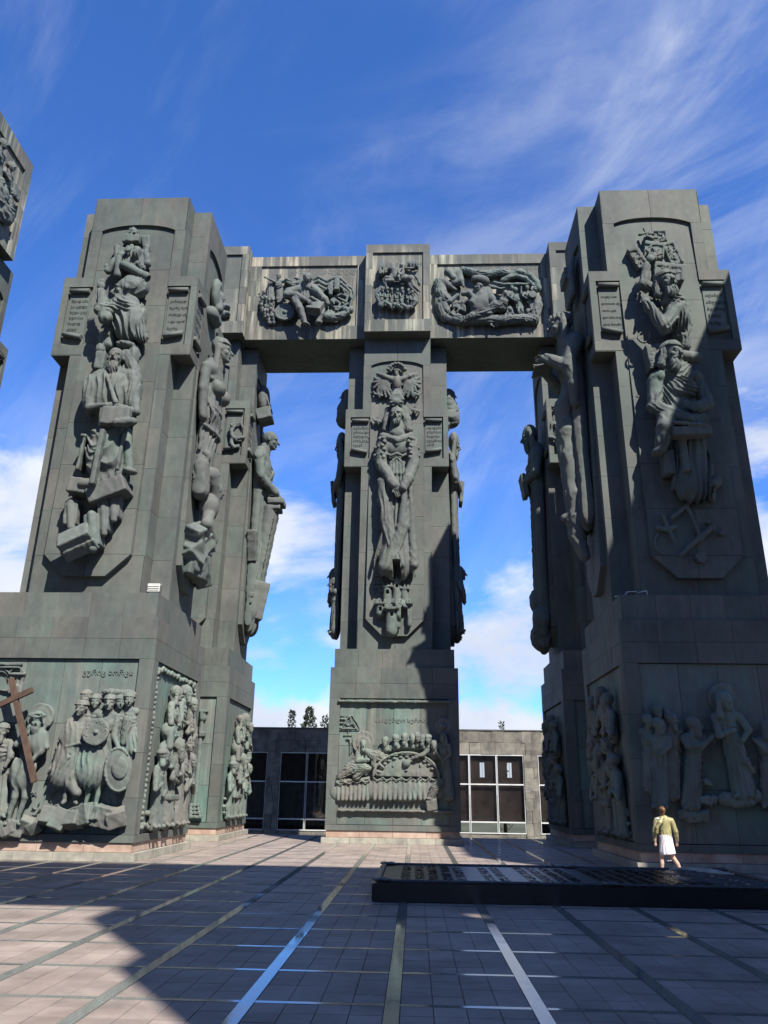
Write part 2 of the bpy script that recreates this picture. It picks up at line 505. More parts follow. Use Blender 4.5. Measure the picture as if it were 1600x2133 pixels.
    c_faces = dict(pf=Face((0, -hp + .09, 0), (1, 0, 0), (0, -1, 0), loc), ps=SF(hp - .09), ff=Face((0, -hd, 0), (1, 0, 0), (0, -1, 0), loc), sf=SF(W))
    for q in ('ff', 'sf'): c_faces[q].slant = field_lean(top - 1.1)
    return c, c_faces


TABLETS = []


def field_lean(zap):
    return lambda v: -.12 + .36 * min(1., max(0., (zap - v) / (zap - 8.75)))



def slab_face(c, F, hs, hq, zb, top, ha, arms, rl, rh, tab):
    """worked front of a slab: frame sheets round a sunk field with arched top and cut-off foot, and inscribed arms"""
    za0, za1 = arms
    zo, ch, zs, zap = 8.75, .78, top - 1.62, top - 1.10
    T = .10
    k = 8
    arc = []
    for i in range(k + 1):
        u = -hq + hq * i / k
        arc.append((u, zs + (zap - zs) * math.sqrt(max(0., 1 - (u / (hq * 1.12)) ** 2)) - (zap - zs) * math.sqrt(1 - 1 / 1.12 ** 2)))
    g = .007
    for s in (-1, 1):
        m = lambda P: [(u * s, v) for u, v in P]
        prism('frame_plate', MB, c, F, m([(-hs, zb + g), (-g, zb + g), (-g, zo), (-(hq - ch), zo), (-hq, zo + ch), (-hs, zo + ch)]), -T - .06, 0)
        prism('frame_plate', MB, c, F, m([(-hs, zs + g), (-hq, zs + g)] + arc[1:] + [(0 - g, arc[-1][1]), (-g, top - g), (-hs, top - g)]), -T - .06, 0)
        F2 = F
        u0, u1 = sorted((-hs * s, -hq * s))
        lo = [zo + ch + g] + [z for z in rl if z > zo + ch + .5]
        hi = [z for z in rh if z < zs - .3] + [zs]
        clad('frame_plate', MB, c, F2, u0, u1, lo, 1, -T - .06, 0)
        clad('frame_plate', MB, c, F2, u0, u1, hi, 1, -T - .06, 0)
        # arm: frame round a sunk tablet
        b, e = .42, min(.24, (ha - hq) * .22)
        ua, ub = hq, ha
        prism('frame_plate', MB, c, F, m([(ua, za0), (ub, za0), (ub, za0 + b), (ua, za0 + b)]), -T - .06, .012)
        prism('frame_plate', MB, c, F, m([(ua, za1 - b), (ub, za1 - b), (ub, za1), (ua, za1)]), -T - .06, .012)
        prism('frame_plate', MB, c, F, m([(ub - e, za0 + b + g), (ub, za0 + b + g), (ub, za1 - b - g), (ub - e, za1 - b - g)]), -T - .06, .012)
        u0, u1 = sorted((ua * s, (ub - e) * s))
        clad('panel_plate', MB, c, F, u0, u1, [za0 + b + g, za1 - b - g], 1, -T - .07, -T)
        if tab:
            TABLETS.append((c, F, u0 + .05, u1 - .05, za0 + b, za1 - b, s, T))
    # the sunk field leans: sunk under the arch, proud of the frame at its cut-off foot
    rows = [zo, zo + ch, 11.2, 12.9, 14.6, 16.3, 18., 19.7, 21.4, zap + .05]
    Fs = Face(F.O, F.u, F.w, F.loc); Fs.slant = field_lean(zap)
    for s in (-1, 1):
        for i in range(len(rows) - 1):
            a, b = rows[i], rows[i + 1] - .012
            if i == 0: P = [(.006, a), (hq - ch, a), (hq - .006, b), (.006, b)]
            else: P = [(.006, a), (hq - (.006 if b < zs else -.04), a), (hq - (.006 if b < zs else -.04), b), (.006, b)]
            prism('panel_plate', MB, c, Fs, [(u * s, v) for u, v in P], -.5, random.uniform(-.004, .004))


NL, NLf = column(-11.19, 27.26, 'left front bronze column carved with bearded man above falling books', 1, 1.93, 1.50)
NR, NRf = column(9.35, 27.26, 'right front bronze column, half in shadow, with crowned man holding icon', -1, 1.93, 1.50)
FL, FLf = column(-11.19, 37.5, 'rear left bronze column with bald man leaning out in profile', 1, 1.85, 1.42, top=24.66, inner_tab=True)
FR, FRf = column(9.35, 37.5, 'rear right bronze column in shade with robed figure holding book', -1, 1.85, 1.42, top=24.66)
CC, CCf = column(-.92, 37.5, 'middle rear bronze column with eagle and armoured warrior', 1, 1.75, 1.36, 2.6, 2.84, 24.66, (17.3, 20.45))


def beam_panel(t, F, u0, u1, v0, v1, m):
    """sunk panel with a frame of sheets around it; the frame's own rectangle is given by the caller"""
    n = max(2, round((u1 - u0) / 1.4))
    clad('panel_plate', m, t, F, u0, u1, lin(v0, v1, 2), max(2, n // 2), -.2, -.10, .01)


def framed(t, F, U0, U1, V0, V1, u0, u1, v0, v1):
    clad('bronze_plate', ML, t, F, U0, U1, [v1, V1], max(2, round((U1 - U0) / 1.5)), -.2, 0)
    clad('bronze_plate', ML, t, F, U0, U1, [V0, v0], max(2, round((U1 - U0) / 1.5)), -.2, 0)
    clad('bronze_plate', ML, t, F, U0, u0, lin(v0, v1, 4), 1, -.2, 0)
    clad('bronze_plate', ML, t, F, u1, U1, lin(v0, v1, 4), 1, -.2, 0)
    beam_panel(t, F, u0, u1, v0, v1, ML)


LT = thing('monument_lintel', 'long bronze lintel of relief panels across the three rear columns', 'lintel', (-.92, 37.05, 0))
lloc = (-.92, 37.05, 0)
ZL0, ZL1 = 24.68, 30.15
bx('beam_core', MD, LT, -8.4, 8.4, -1.55, 1.7, ZL0 + .03, ZL1 - .02)
BF = Face((0, -1.75, 0), (1, 0, 0), (0, -1, 0), lloc)
for a, b in ((-8.16, -1.73), (1.73, 8.16)):
    cl = [a + .58, b - .5] if a < 0 else [a + .42, b - .36]
    framed(LT, BF, a, b, ZL0, ZL1 - .12, cl[0], cl[1], ZL0 + .82, ZL1 - .75)
    bx('beam_soffit', MB, LT, a, b, -1.75, 1.75, ZL0 - .002, ZL0 + .028)
BLK = Face((0, -2.45, 0), (1, 0, 0), (0, -1, 0), lloc)
for cxu, hw in ((-10.27, 2.11), (0, 1.73), (10.27, 2.11)):
    bx('block_core', MD, LT, cxu - hw + .03, cxu + hw - .03, -2.25, 2.4, ZL0 + .03, ZL1 + .03)
    framed(LT, BLK, cxu - hw, cxu + hw, ZL0, ZL1 + .06, cxu - hw + .36, cxu + hw - .36, ZL0 + .72, ZL1 - .48)
    bx('block_soffit', MB, LT, cxu - hw, cxu + hw, -2.45, -1.0, ZL0 - .004, ZL0 + .026)
    for sx in (-1, 1):
        G = Face((cxu + sx * hw, 0, 0), (0, sx, 0), (sx, 0, 0), lloc)
        if sx > 0: clad('bronze_plate', ML, LT, G, -2.25, -1.0, lin(ZL0, ZL1 + .06, 4), 1, -.03, 0)
        else: clad('bronze_plate', ML, LT, G, 1.0, 2.25, lin(ZL0, ZL1 + .06, 4), 1, -.03, 0)
LTf = dict(beam=Face((0, -1.65, 0), (1, 0, 0), (0, -1, 0), lloc), block=Face((0, -2.35, 0), (1, 0, 0), (0, -1, 0), lloc))

# the beam at the far left edge and its column
LB = thing('monument_lintel', 'bronze lintel end with relief jutting in at left edge of the photo', 'lintel', (-21.46, 17.5, 0))
bloc = (-21.46, 17.5, 0)
bx('beam_core', MD, LB, -2.9, 2.86, -11.4, 11.05, ZL0 + .03, ZL1)
LBF = Face((3.06, 0, 0), (0, 1, 0), (1, 0, 0), bloc)
framed(LB, LBF, -6, 11.1, ZL0, ZL1 + .05, -4, 10.55, ZL0 + .85, ZL1 - .75)
bx('beam_soffit', MB, LB, -2.9, 3.06, -11.4, 11.1, ZL0 - .003, ZL0 + .028)
LBf = dict(face=Face((2.96, 0, 0), (0, 1, 0), (1, 0, 0), bloc))
OL, OLf = column(-21.46, 28.05, 'outer left bronze column, only its edge seen at the left border', 1, 1.93, 1.50, top=24.66)


# unseen columns and beams round the camera
def plain_column(x, y, top=24.66, capped=False):
    c = thing('monument_column', 'plain side of a bronze column standing behind the viewer', 'column', (x, y, 0), 'columns behind the viewer')
    bx('pedestal', MB, c, -2.9, 2.9, -2.9, 2.9, 0, 7.25)
    bx('band', MB, c, -2.75, 2.75, -2.75, 2.75, 7.251, 8.1)
    bx('shaft', MB, c, -1.93, 1.93, -2.2, 2.2, 8.101, top)
    bx('shaft', MB, c, -2.66, 2.66, -1.4, 1.4, 8.102, top - .02)
    bx('arms', MB, c, -2.64, 2.64, -2.22, 2.22, 17.5, 21.)
    return c


for x, y, t in ((9.35, -3.5, 'bronze column right behind the viewer, next to an added twin'), (19.62, -7., 'unseen bronze column at right behind the viewer, placed to shape the shade'), (-11.19, -9., 'bronze column standing alone at left behind the viewer'), (15.9, -3.5, 'added bronze column behind the viewer, closing a sunlit gap on the right'), (19.62, 27.26, 'outer right bronze column beside the crowned-man column'), (19.2, 10.7, 'bronze column under the lintel on the right of the square'), (-21.46, 17.2, 'bronze column under the middle of the left lintel, outside the frame'), (-21.46, 7.6, 'bronze column under the near end of the left lintel, outside the frame'), (-1., -16., 'added far bronze column straight behind the viewer, blocking sky light'), (9.35, -16., 'added far bronze column behind the viewer at right, blocking sky light'), (-11.2, -19., 'added far bronze column behind the viewer at left, blocking sky light')):  # close-set twin and three far ones added to block sun and sky light
    plain_column(x, y)['label'] = t
b1 = thing('monument_lintel', 'bronze lintel over the columns behind the viewer', 'lintel', (-5, -1.3, 0), 'lintels behind the viewer')
bx('beam', MB, b1, -25, 25, -2.3, 2.3, ZL0 + .02, ZL1)
b2 = thing('monument_lintel', 'bronze lintel along the right side of the square', 'lintel', (19.62, 17.15, 0), 'lintels behind the viewer')
bx('beam', MB, b2, -3.1, 3.1, -11.45, 11.45, ZL0 + .02, ZL1)

# ------------------------------------------------------------------ sculpting: solids are blended on a grid and skinned


def surface_nets(Fd, org, h):
    ins = Fd < 0
    nx, ny, nz = Fd.shape
    c = sum(ins[i:nx - 1 + i, j:ny - 1 + j, k:nz - 1 + k].astype(np.int8) for i in (0, 1) for j in (0, 1) for k in (0, 1))
    act = np.argwhere((c > 0) & (c < 8))
    if not len(act): return np.zeros((0, 3)), []
    idx = -np.ones((nx - 1, ny - 1, nz - 1), np.int64)
    idx[act[:, 0], act[:, 1], act[:, 2]] = np.arange(len(act))
    acc = np.zeros((len(act), 3)); cnt = np.zeros(len(act))
    for ax in range(3):
        o1, o2 = [a for a in range(3) if a != ax]
        for p in (0, 1):
            for q in (0, 1):
                a = act.copy(); a[:, o1] += p; a[:, o2] += q
                b = a.copy(); b[:, ax] += 1
                fa, fb = Fd[a[:, 0], a[:, 1], a[:, 2]], Fd[b[:, 0], b[:, 1], b[:, 2]]
                m = (fa < 0) != (fb < 0)
                t = fa[m] / (fa[m] - fb[m])
                pt = a[m].astype(float); pt[:, ax] += t
                acc[m] += pt; cnt[m] += 1
    V = acc / cnt[:, None] * h + org
    Q = []
    for ax in range(3):
        o1, o2 = (ax + 1) % 3, (ax + 2) % 3
        sl = [slice(None)] * 3; sl[ax] = slice(0, -1)
        sh = [slice(None)] * 3; sh[ax] = slice(1, None)
        cr = ins[tuple(sl)] != ins[tuple(sh)]
        e = np.argwhere(cr)
        e = e[(e[:, o1] > 0) & (e[:, o2] > 0) & (e[:, o1] < Fd.shape[o1] - 1) & (e[:, o2] < Fd.shape[o2] - 1)]
        d1 = np.zeros(3, int); d1[o1] = 1; d2 = np.zeros(3, int); d2[o2] = 1
        g = lambda a: idx[a[:, 0], a[:, 1], a[:, 2]]
        quad = np.stack([g(e - d1 - d2), g(e - d2), g(e), g(e - d1)], 1)
        flip = ~ins[e[:, 0], e[:, 1], e[:, 2]]
        quad[flip] = quad[flip][:, ::-1]
        Q.append(quad[(quad >= 0).all(1)])
    return V, np.concatenate(Q)


def rotm(yaw=0, pitch=0, roll=0):
    """turn about v (towards the right), then nod, then lean"""
    a, b, c = R(yaw), R(pitch), R(roll)
    Y = np.array([[math.cos(a), 0, math.sin(a)], [0, 1, 0], [-math.sin(a), 0, math.cos(a)]])
    X = np.array([[1, 0, 0], [0, math.cos(b), -math.sin(b)], [0, math.sin(b), math.cos(b)]])
    Z = np.array([[math.cos(c), -math.sin(c), 0], [math.sin(c), math.cos(c), 0], [0, 0, 1]])
    return Z @ Y @ X


class Sc:
    """a carving on a face; points are (x, y, w): metres on the face, or picture points of T=(x0, y0, scale) carried onto it"""
    def __init__(s, F, T=None, h=.05, back=-.05):
        s.F, s.T, s.h, s.back, s.pr = F, T, h, back, []
        s.m = None
        s.k = .06

    def pt(s, p):
        if isinstance(p, np.ndarray): return p
        if s.T is None: return np.array(p, float)
        if s.T == 'd': return np.array([p[0], -p[1], p[2]], float)
        x, y = s.T[0] + p[0] * s.T[2], s.T[1] + p[1] * s.T[2]
        u, v = s.F.px(x, y, p[2])
        if s.m is None:
            q = s.F.P(u, v) + s.F.loc - CAM
            s.m = (q @ fw) / FPX * s.T[2]
        return np.array([u, v, p[2]])

    def R(s, r):
        if s.T is None or s.T == 'd': return r
        return r * (s.m or 1.)

    def add(s, lo, hi, fn, k, op=1):
        s.pr.append((np.array(lo), np.array(hi), fn, (s.k if k is None else k) * .5, op))

    def cap(s, p, q, ra, rb=None, k=None, fold=None, fl=1., op=1):
        a, b = s.pt(p), s.pt(q); ra = s.R(ra); rb = ra if rb is None else s.R(rb)
        rm = max(ra, rb); g = fold[0] if fold else 0
        lo, hi = np.minimum(a, b) - rm - g, np.maximum(a, b) + rm + g
        e = b - a; L2 = max(e @ e, 1e-9); L = math.sqrt(L2)
        l = np.array([-e[1], e[0], 0.]); ln = np.linalg.norm(l); l = l / ln if ln > 1e-6 else np.array([1., 0, 0])

        def fn(X, Y, Z):
            dx, dy, dz = X - a[0], Y - a[1], Z - a[2]
            t = np.clip((dx * e[0] + dy * e[1] + dz * e[2]) / L2, 0, 1)
            r = ra + (rb - ra) * t
            d = np.sqrt((dx - t * e[0]) ** 2 + (dy - t * e[1]) ** 2 + ((dz - t * e[2]) / fl) ** 2) - r
            if fl < 1: d = d * (fl ** .4)
            if fold:
                am, n, sk = fold[:3]; kind = fold[3] if len(fold) > 3 else 'v'
                sx = (dx * l[0] + dy * l[1]) / np.maximum(r, 1e-3)
                tt = (dx * e[0] + dy * e[1]) / L2
                wob = 1.1 * np.sin(3.1 * tt + 1.9 * sx + a[0] * 5) + .6 * np.sin(6.1 * tt - 2.7 * sx + a[1] * 3); am = am * (.72 + .38 * np.sin(2.9 * sx + 4.1 * tt + a[0] * 9))
                ph = (n * sx * 1.6 + sk * tt * 3.2 + wob) if kind == 'v' else (n * (tt + sk * sx * sx) * 3.2 + wob)
                d = d - am * (1.15 * (1 - np.abs(np.sin(ph))) - .42)
            return d
        s.add(lo, hi, fn, k, op); return s

    def ell(s, c, r, rot=None, k=None, fold=None, op=1, raw=False):
        c = s.pt(c); r = np.array(r, float)
        if s.T is not None and not raw: r = np.array([s.R(r[0]), s.R(r[1]), r[2]])
        Rm = np.eye(3) if rot is None else (rotm(roll=rot) if isinstance(rot, (int, float)) else rot)
        ext = np.sqrt(((Rm * r) ** 2).sum(1)) + (fold[0] if fold else 0)

        def fn(X, Y, Z):
            dx, dy, dz = X - c[0], Y - c[1], Z - c[2]
            x = Rm[0, 0] * dx + Rm[1, 0] * dy + Rm[2, 0] * dz
            y = Rm[0, 1] * dx + Rm[1, 1] * dy + Rm[2, 1] * dz
            z = Rm[0, 2] * dx + Rm[1, 2] * dy + Rm[2, 2] * dz
            k0 = np.sqrt((x / r[0]) ** 2 + (y / r[1]) ** 2 + (z / r[2]) ** 2)
            k1 = np.sqrt((x / r[0] ** 2) ** 2 + (y / r[1] ** 2) ** 2 + (z / r[2] ** 2) ** 2)
            d = k0 * (k0 - 1) / np.maximum(k1, 1e-6)
            if fold:
                am, n, sk = fold[:3]; kind = fold[3] if len(fold) > 3 else 'v'
                sx, sy = x / r[0], y / r[1]
                wob = .9 * np.sin(2.3 * sy + 1.7 * sx + c[0] * 5) + .45 * np.sin(5.2 * sy - 3.1 * sx + c[1]); am = am * (.72 + .38 * np.sin(2.4 * sx + 2.9 * sy + c[0] * 9))
                ph = (n * sx * 1.6 + sk * sy + wob) if kind == 'v' else (n * (sy * 1.6 - sk * sx * sx) + wob)
                d = d - am * (1.15 * (1 - np.abs(np.sin(ph))) - .42)
            return d
        s.add(c - ext, c + ext, fn, k, op); return s

    def box(s, c, hh, rot=None, rad=.02, k=None, op=1, raw=False):
        c = s.pt(c); r = np.array(hh, float)
        if s.T is not None and not raw: r = np.array([s.R(r[0]), s.R(r[1]), r[2]])
        Rm = np.eye(3) if rot is None else (rotm(roll=rot) if isinstance(rot, (int, float)) else rot)
        ext = (np.abs(Rm) * r).sum(1) + rad
        r = np.maximum(r - rad, .004)

        def fn(X, Y, Z):
            dx, dy, dz = X - c[0], Y - c[1], Z - c[2]
            q = [np.abs(Rm[0, i] * dx + Rm[1, i] * dy + Rm[2, i] * dz) - r[i] for i in range(3)]
            out = np.sqrt(sum(np.maximum(a, 0) ** 2 for a in q))
            return out + np.minimum(np.maximum(q[0], np.maximum(q[1], q[2])), 0) - rad
        s.add(c - ext, c + ext, fn, .015 if k is None else k, op); return s

    def disc(s, c, r, th, k=.02, ring=None, op=1):
        """a round plate lying flat on the face; ring: a raised rim of that width"""
        s.pt(c); rr = s.R(r); c = s.pt(c)

        def fn(X, Y, Z):
            rho = np.sqrt((X - c[0]) ** 2 + (Y - c[1]) ** 2 + 0 * Z)
            a = rho - rr; b = np.abs(Z - c[2] + 0 * rho) - th
            d = np.minimum(np.maximum(a, b), 0) + np.sqrt(np.maximum(a, 0) ** 2 + np.maximum(b, 0) ** 2) - .015
            if ring:
                b2 = np.maximum(np.abs(rho - rr + ring) - ring, np.abs(Z - c[2] - th) - ring * .8)
                d = np.minimum(d, b2)
            return d
        s.add(c - np.array([rr + .1, rr + .1, th + .12]), c + np.array([rr + .1, rr + .1, th + .12]), fn, k, op); return s

    def path(s, pts, r, rb=None, k=None, fold=None, fl=1.):
        n = len(pts) - 1; rb = r if rb is None else rb
        for i in range(n):
            s.cap(pts[i], pts[i + 1], r + (rb - r) * i / n, r + (rb - r) * (i + 1) / n, k, fold, fl)
        return s

    def head(s, c, r, yaw=0, pitch=0, roll=0, beard=0, hair=.0, hat=None, halo=None, must=False):
        """skull, jaw, brow, nose, eyes, lips, ears; r is half the width of the skull"""
        c = s.pt(c); rr = s.R(r); Q = rotm(yaw, pitch, roll); T = s.T; s.T = None
        P = lambda x, y, z: c + Q @ np.array([x, y, z]) * rr
        e = lambda p, q, k=.12, fold=None, op=1: s.ell(P(*p), [a * rr for a in q], Q, k * rr, fold, op)
        cp = lambda p, q, a, b=None, k=.1, op=1: s.cap(P(*p), P(*q), a * rr, None if b is None else b * rr, k * rr, None, 1., op)
        if halo:
            s.T = T; s.disc(np.array([c[0], c[1] + rr * .15, max(.05, c[2] - rr * 1.1)]), halo / 1., .035, .01, .05) if T is not None else None
            s.T = None
        cp((0, -.7, -.25), (0, -1.9, -.5), .55, .66, .2)
        e((0, .25, -.12), (.9, 1.02, 1.05))
        e((0, -.42, .22), (.66, .86, .74), .2)
        cp((-.46, .12, .80), (.46, .12, .80), .15, None, .12)
        cp((0, .06, .92), (0, -.38, 1.20), .11, .19, .08)
        for x in (-1, 1):
            e((.36 * x, -.10, .96), (.21, .12, .17), .06, None, -1)
            e((.36 * x, -.11, .80), (.15, .10, .12), .02)
            e((.45 * x, -.40, .62), (.27, .24, .24), .15)
            e((.90 * x, -.10, -.02), (.12, .30, .22), .06)
        cp((-.22, -.72, .90), (.22, -.72, .90), .085, None, .04)
        e((0, -.62, .96), (.3, .035, .12), .02, None, -1)
        e((0, -1.02, .66), (.30, .22, .24), .12)
        if beard:
            e((0, -1.12 - .25 * beard, .55), (.60, .55 + .45 * beard, .42), .15, (.16 * rr, 4, .4))
            must = True
        if must:
            for x in (-1, 1): cp((.05 * x, -.56, 1.03), (.46 * x, -.82, .80), .11, .08, .05)
        if hair:
            e((0, .46, -.34), (1.02, .98, 1.0), .05, (.17 * rr, 4, .3))
            if hair > 1:
                for x in (-1, 1): s.cap(P(.86 * x, .1, -.25), P(.95 * x, -.2 - hair, -.35), .34 * rr, .42 * rr, .1 * rr, (.14 * rr, 3, .6))
        if hat == 'crown':
            for a in range(0, 360, 24):
                x, z = math.cos(R(a)), math.sin(R(a))
                cp((.95 * x, .52, -.1 + 1.02 * z), (.99 * x, .86, -.1 + 1.06 * z), .17, .15, .05)
        if hat == 'band':
            for a in range(0, 360, 30):
                x, z = math.cos(R(a)), math.sin(R(a)); x2, z2 = math.cos(R(a + 30)), math.sin(R(a + 30))
                cp((.96 * x, .55, -.1 + 1.05 * z), (.96 * x2, .55, -.1 + 1.05 * z2), .12, None, .03)
            e((0, .75, -.12), (.9, .65, .95), .05)
        if hat == 'cap':
            e((0, .62, -.20), (1.02, .74, 1.06), .04, (.08 * rr, 4, .5))
            for a in range(0, 360, 36):
                x, z = math.cos(R(a)), math.sin(R(a)); x2, z2 = math.cos(R(a + 36)), math.sin(R(a + 36))
                cp((1.0 * x, .50, -.14 + 1.08 * z), (1.0 * x2, .50, -.14 + 1.08 * z2), .15, None, .05)
        if hat == 'hood':
            e((0, .30, -.32), (1.2, 1.3, 1.1), .08, (.05 * rr, 4, .4))
            for x in (-1, 1): s.cap(P(.98 * x, .2, -.15), P(1.05 * x, -1.9, -.2), .36 * rr, .6 * rr, .12 * rr, (.06 * rr, 3, .3))
        s.T = T
        return s

    def hand(s, p, d, r, fl=1.):
        """palm at p with four fingers and a thumb towards direction d (picture sense: x right, y down)"""
        p = s.pt(p); rr = s.R(r); T = s.T; s.T = None
        d = np.array([d[0], -d[1], d[2] if len(d) > 2 else 0.]); d = d / np.linalg.norm(d)
        q = np.cross(np.array([0, 0, 1.]), d); q = q / max(np.linalg.norm(q), 1e-6)
        s.ell(p, [rr, rr, rr * .6], None, rr * .3)
        for i, (o, ln) in enumerate(((-.72, 1.5), (-.25, 1.8), (.25, 1.7), (.72, 1.35))):
            a = p + q * rr * o * .9 + d * rr * .6
            m = a + d * rr * ln * .55 + np.array([0, 0, rr * .12]); b = m + d * rr * ln * .45 - np.array([0, 0, rr * .2])
            s.cap(a, m, rr * .27, rr * .24, rr * .08); s.cap(m, b, rr * .24, rr * .19, rr * .05)
        s.cap(p - q * rr * .7, p - q * rr * 1.15 + d * rr * .9 + np.array([0, 0, rr * .3]), rr * .3, rr * .22, rr * .1)
        s.T = T; return s

    def build(s, name='relief_figure', m=None, parent=None, rough=.016):
        h = s.h
        lo = np.min([p[0] for p in s.pr if p[4] > 0], 0) - 2.5 * h
        hi = np.max([p[1] for p in s.pr if p[4] > 0], 0) + 2.5 * h
        lo[2] = max(lo[2], s.back - 2 * h)
        n = np.ceil((hi - lo) / h).astype(int) + 1
        ax = [lo[i] + h * np.arange(n[i]) for i in range(3)]
        Fd = np.full(n, 1.0)
        for a, b, fn, k, op in s.pr:
            pad = 2.2 * h + k
            i0 = np.maximum(np.floor((a - pad - lo) / h).astype(int), 0)
            i1 = np.minimum(np.ceil((b + pad - lo) / h).astype(int) + 1, n)
            if (i1 <= i0).any(): continue
            sl = tuple(slice(i0[i], i1[i]) for i in range(3))
            d = fn(ax[0][sl[0]][:, None, None], ax[1][sl[1]][None, :, None], ax[2][sl[2]][None, None, :])
            old = Fd[sl]
            if op > 0:
                hh = np.maximum(k - np.abs(old - d), 0) / max(k, 1e-4)
                Fd[sl] = np.minimum(old, d) - hh * hh * k * .25
            else:
                hh = np.maximum(k - np.abs(old + d), 0) / max(k, 1e-4)
                Fd[sl] = np.maximum(old, -d) + hh * hh * k * .25
        if rough:
            X, Y, Z = ax[0][:, None, None], ax[1][None, :, None], ax[2][None, None, :]
            wv = 1.3 * np.sin(1.9 * Y + 2.1 * X) + .8 * np.sin(4.3 * X - 1.7 * Y + 2 * Z)
            Fd += rough * .9 * (np.abs(np.sin(9.5 * X + 2.6 * Y + wv * 1.6)) - .5) * (.6 + .5 * np.sin(2.2 * X - 3.1 * Y + wv)) + rough * .6 * np.abs(np.sin(5.2 * Y - 4.1 * X + 3.3 * Z + wv)) + rough * .5 * (np.sin(7.1 * X + 3 * np.sin(2.3 * Y)) * np.sin(6.3 * Y + 2.2 * np.sin(3.1 * X)) + .5 * np.sin(15 * X + 9 * Y + 4 * np.sin(5 * Y)) * np.sin(13 * Y - 8 * Z))
        Fd = np.maximum(Fd, s.back - ax[2][None, None, :] + 0 * Fd)
        Fd[0] = Fd[-1] = 1; Fd[:, 0] = Fd[:, -1] = 1; Fd[:, :, 0] = Fd[:, :, -1] = 1
        V, Q = surface_nets(Fd, lo, h)
        if s.F.slant: V[:, 2] += np.array([s.F.slant(v) for v in V[:, 1]])
        W = s.F.O + V[:, :1] * s.F.u + V[:, 1:2] * s.F.v + V[:, 2:] * s.F.w
        if np.dot(np.cross(s.F.u, s.F.v), s.F.w) < 0: Q = Q[:, ::-1]
        me = bpy.data.meshes.new(name)
        me.vertices.add(len(W)); me.vertices.foreach_set('co', W.ravel())
        me.loops.add(Q.size); me.loops.foreach_set('vertex_index', Q.ravel().astype(np.int32))
        me.polygons.add(len(Q)); me.polygons.foreach_set('loop_start', (np.arange(len(Q)) * 4).astype(np.int32))
        me.update(calc_edges=True)
        me.shade_smooth()
        me.materials.append(m or MF)
        return link(name, me, parent)

    def person(s, hx, hy, r, fx, fy, w=.16, yaw=0, wd=1.0, la=None, ra=None, fl=.55, fold=(.06, 5, .4), legs=False, hand=True, **hd):
        """a draped figure from head (hx, hy) to foot (fx, fy); la / ra: elbow and hand of the arms"""
        sy = hy + 1.75 * r
        B = (hx + (fx - hx) * .1, sy + .25 * r)
        end = (fx, fy) if not legs else (hx + (fx - hx) * .62, hy + (fy - hy) * .66)
        s.pt((hx, hy, w)); rm = s.R(r)
        s.cap((B[0], B[1] + .3 * r, w * .8), (end[0], end[1] - r * .7, w * .75), 1.25 * r * wd, 1.5 * r * wd, None, (fold[0], fold[1], fold[2]), fl)
        s.cap((B[0] - 1.2 * r * wd, sy + .25 * r, w), (B[0] + 1.2 * r * wd, sy + .25 * r, w), .72 * r, None, rm * .5, None, .8)
        s.ell((B[0], sy + 1.6 * r, w * 1.05), (1.35 * r * wd, 1.7 * r, rm * .9), None, rm * .3, (fold[0] * .8, 4, .5, 's'))
        for q in (-1, 1):
            fp = (fx + q * .75 * r * wd, fy, w)
            if legs:
                kx = (hx + (fx - hx) * .7 + q * .75 * r, hy + (fy - hy) * .74, w * 1.25)
                s.cap((end[0] + q * .6 * r, end[1] - .4 * r, w), kx, .62 * r, .55 * r, rm * .2)
                s.cap(kx, (fp[0], fp[1] - .3 * r, w), .5 * r, .32 * r, rm * .1)
            s.cap((fp[0], fp[1] - .25 * r, w), (fp[0] + q * .3 * r, fp[1], w + rm * .7), .36 * r, .3 * r, rm * .1)
        for q, arm in ((-1, la), (1, ra)):
            if not arm: continue
            sh = (B[0] + q * 1.55 * r * wd, sy + .4 * r, w * 1.1)
            e = arm[0] if len(arm[0]) > 2 else (*arm[0], w * 1.35 + rm * .3)
            hnd = arm[1] if len(arm[1]) > 2 else (*arm[1], w * 1.4 + rm * .6)
            s.cap(sh, e, .62 * r, .52 * r, rm * .25, (.02, 3, 1.5)); s.cap(e, hnd, .46 * r, .32 * r, rm * .15, (.012, 3, 1.))
            if hand: s.hand(hnd, (hnd[0] - e[0], hnd[1] - e[1]), .34 * r)
        s.head((hx, hy, w + rm * .55), r, yaw, **hd)
        return s

# ------------------------------------------------------------------ lettering
MLET = bronze('shaded_bronze_letters', (.075, .08, .078), (.10, .105, .10), (.10, .14, .12), (.2, .2, .17), .2, .1, .1)  # base darkened: the shade of cut letters put into the colour


def inscription(parent, F, lines, u0, v1, size, lh, w, m=MLET, shear=0.):
    for i, t in enumerate(lines):
        cu = bpy.data.curves.new('lettering', 'FONT'); cu.body = t; cu.size = size; cu.extrude = .012; cu.shear = shear
        cu.materials.append(m); cu.resolution_u = 1
        tmp = link('lettering', cu); dg = bpy.context.evaluated_depsgraph_get()
        me = bpy.data.meshes.new_from_object(tmp.evaluated_get(dg)); bpy.data.objects.remove(tmp)
        if not me.materials: me.materials.append(m)
        o = link('lettering', me, parent)
        X, Y, Z = F.u, F.v, F.w
        Mx = Matrix(((X[0], Y[0], Z[0], 0), (X[1], Y[1], Z[1], 0), (X[2], Y[2], Z[2], 0), (0, 0, 0, 1)))
        Mx.translation = Vector(F.P(u0, v1 - lh * (i + 1), w))
        o.matrix_basis = Mx


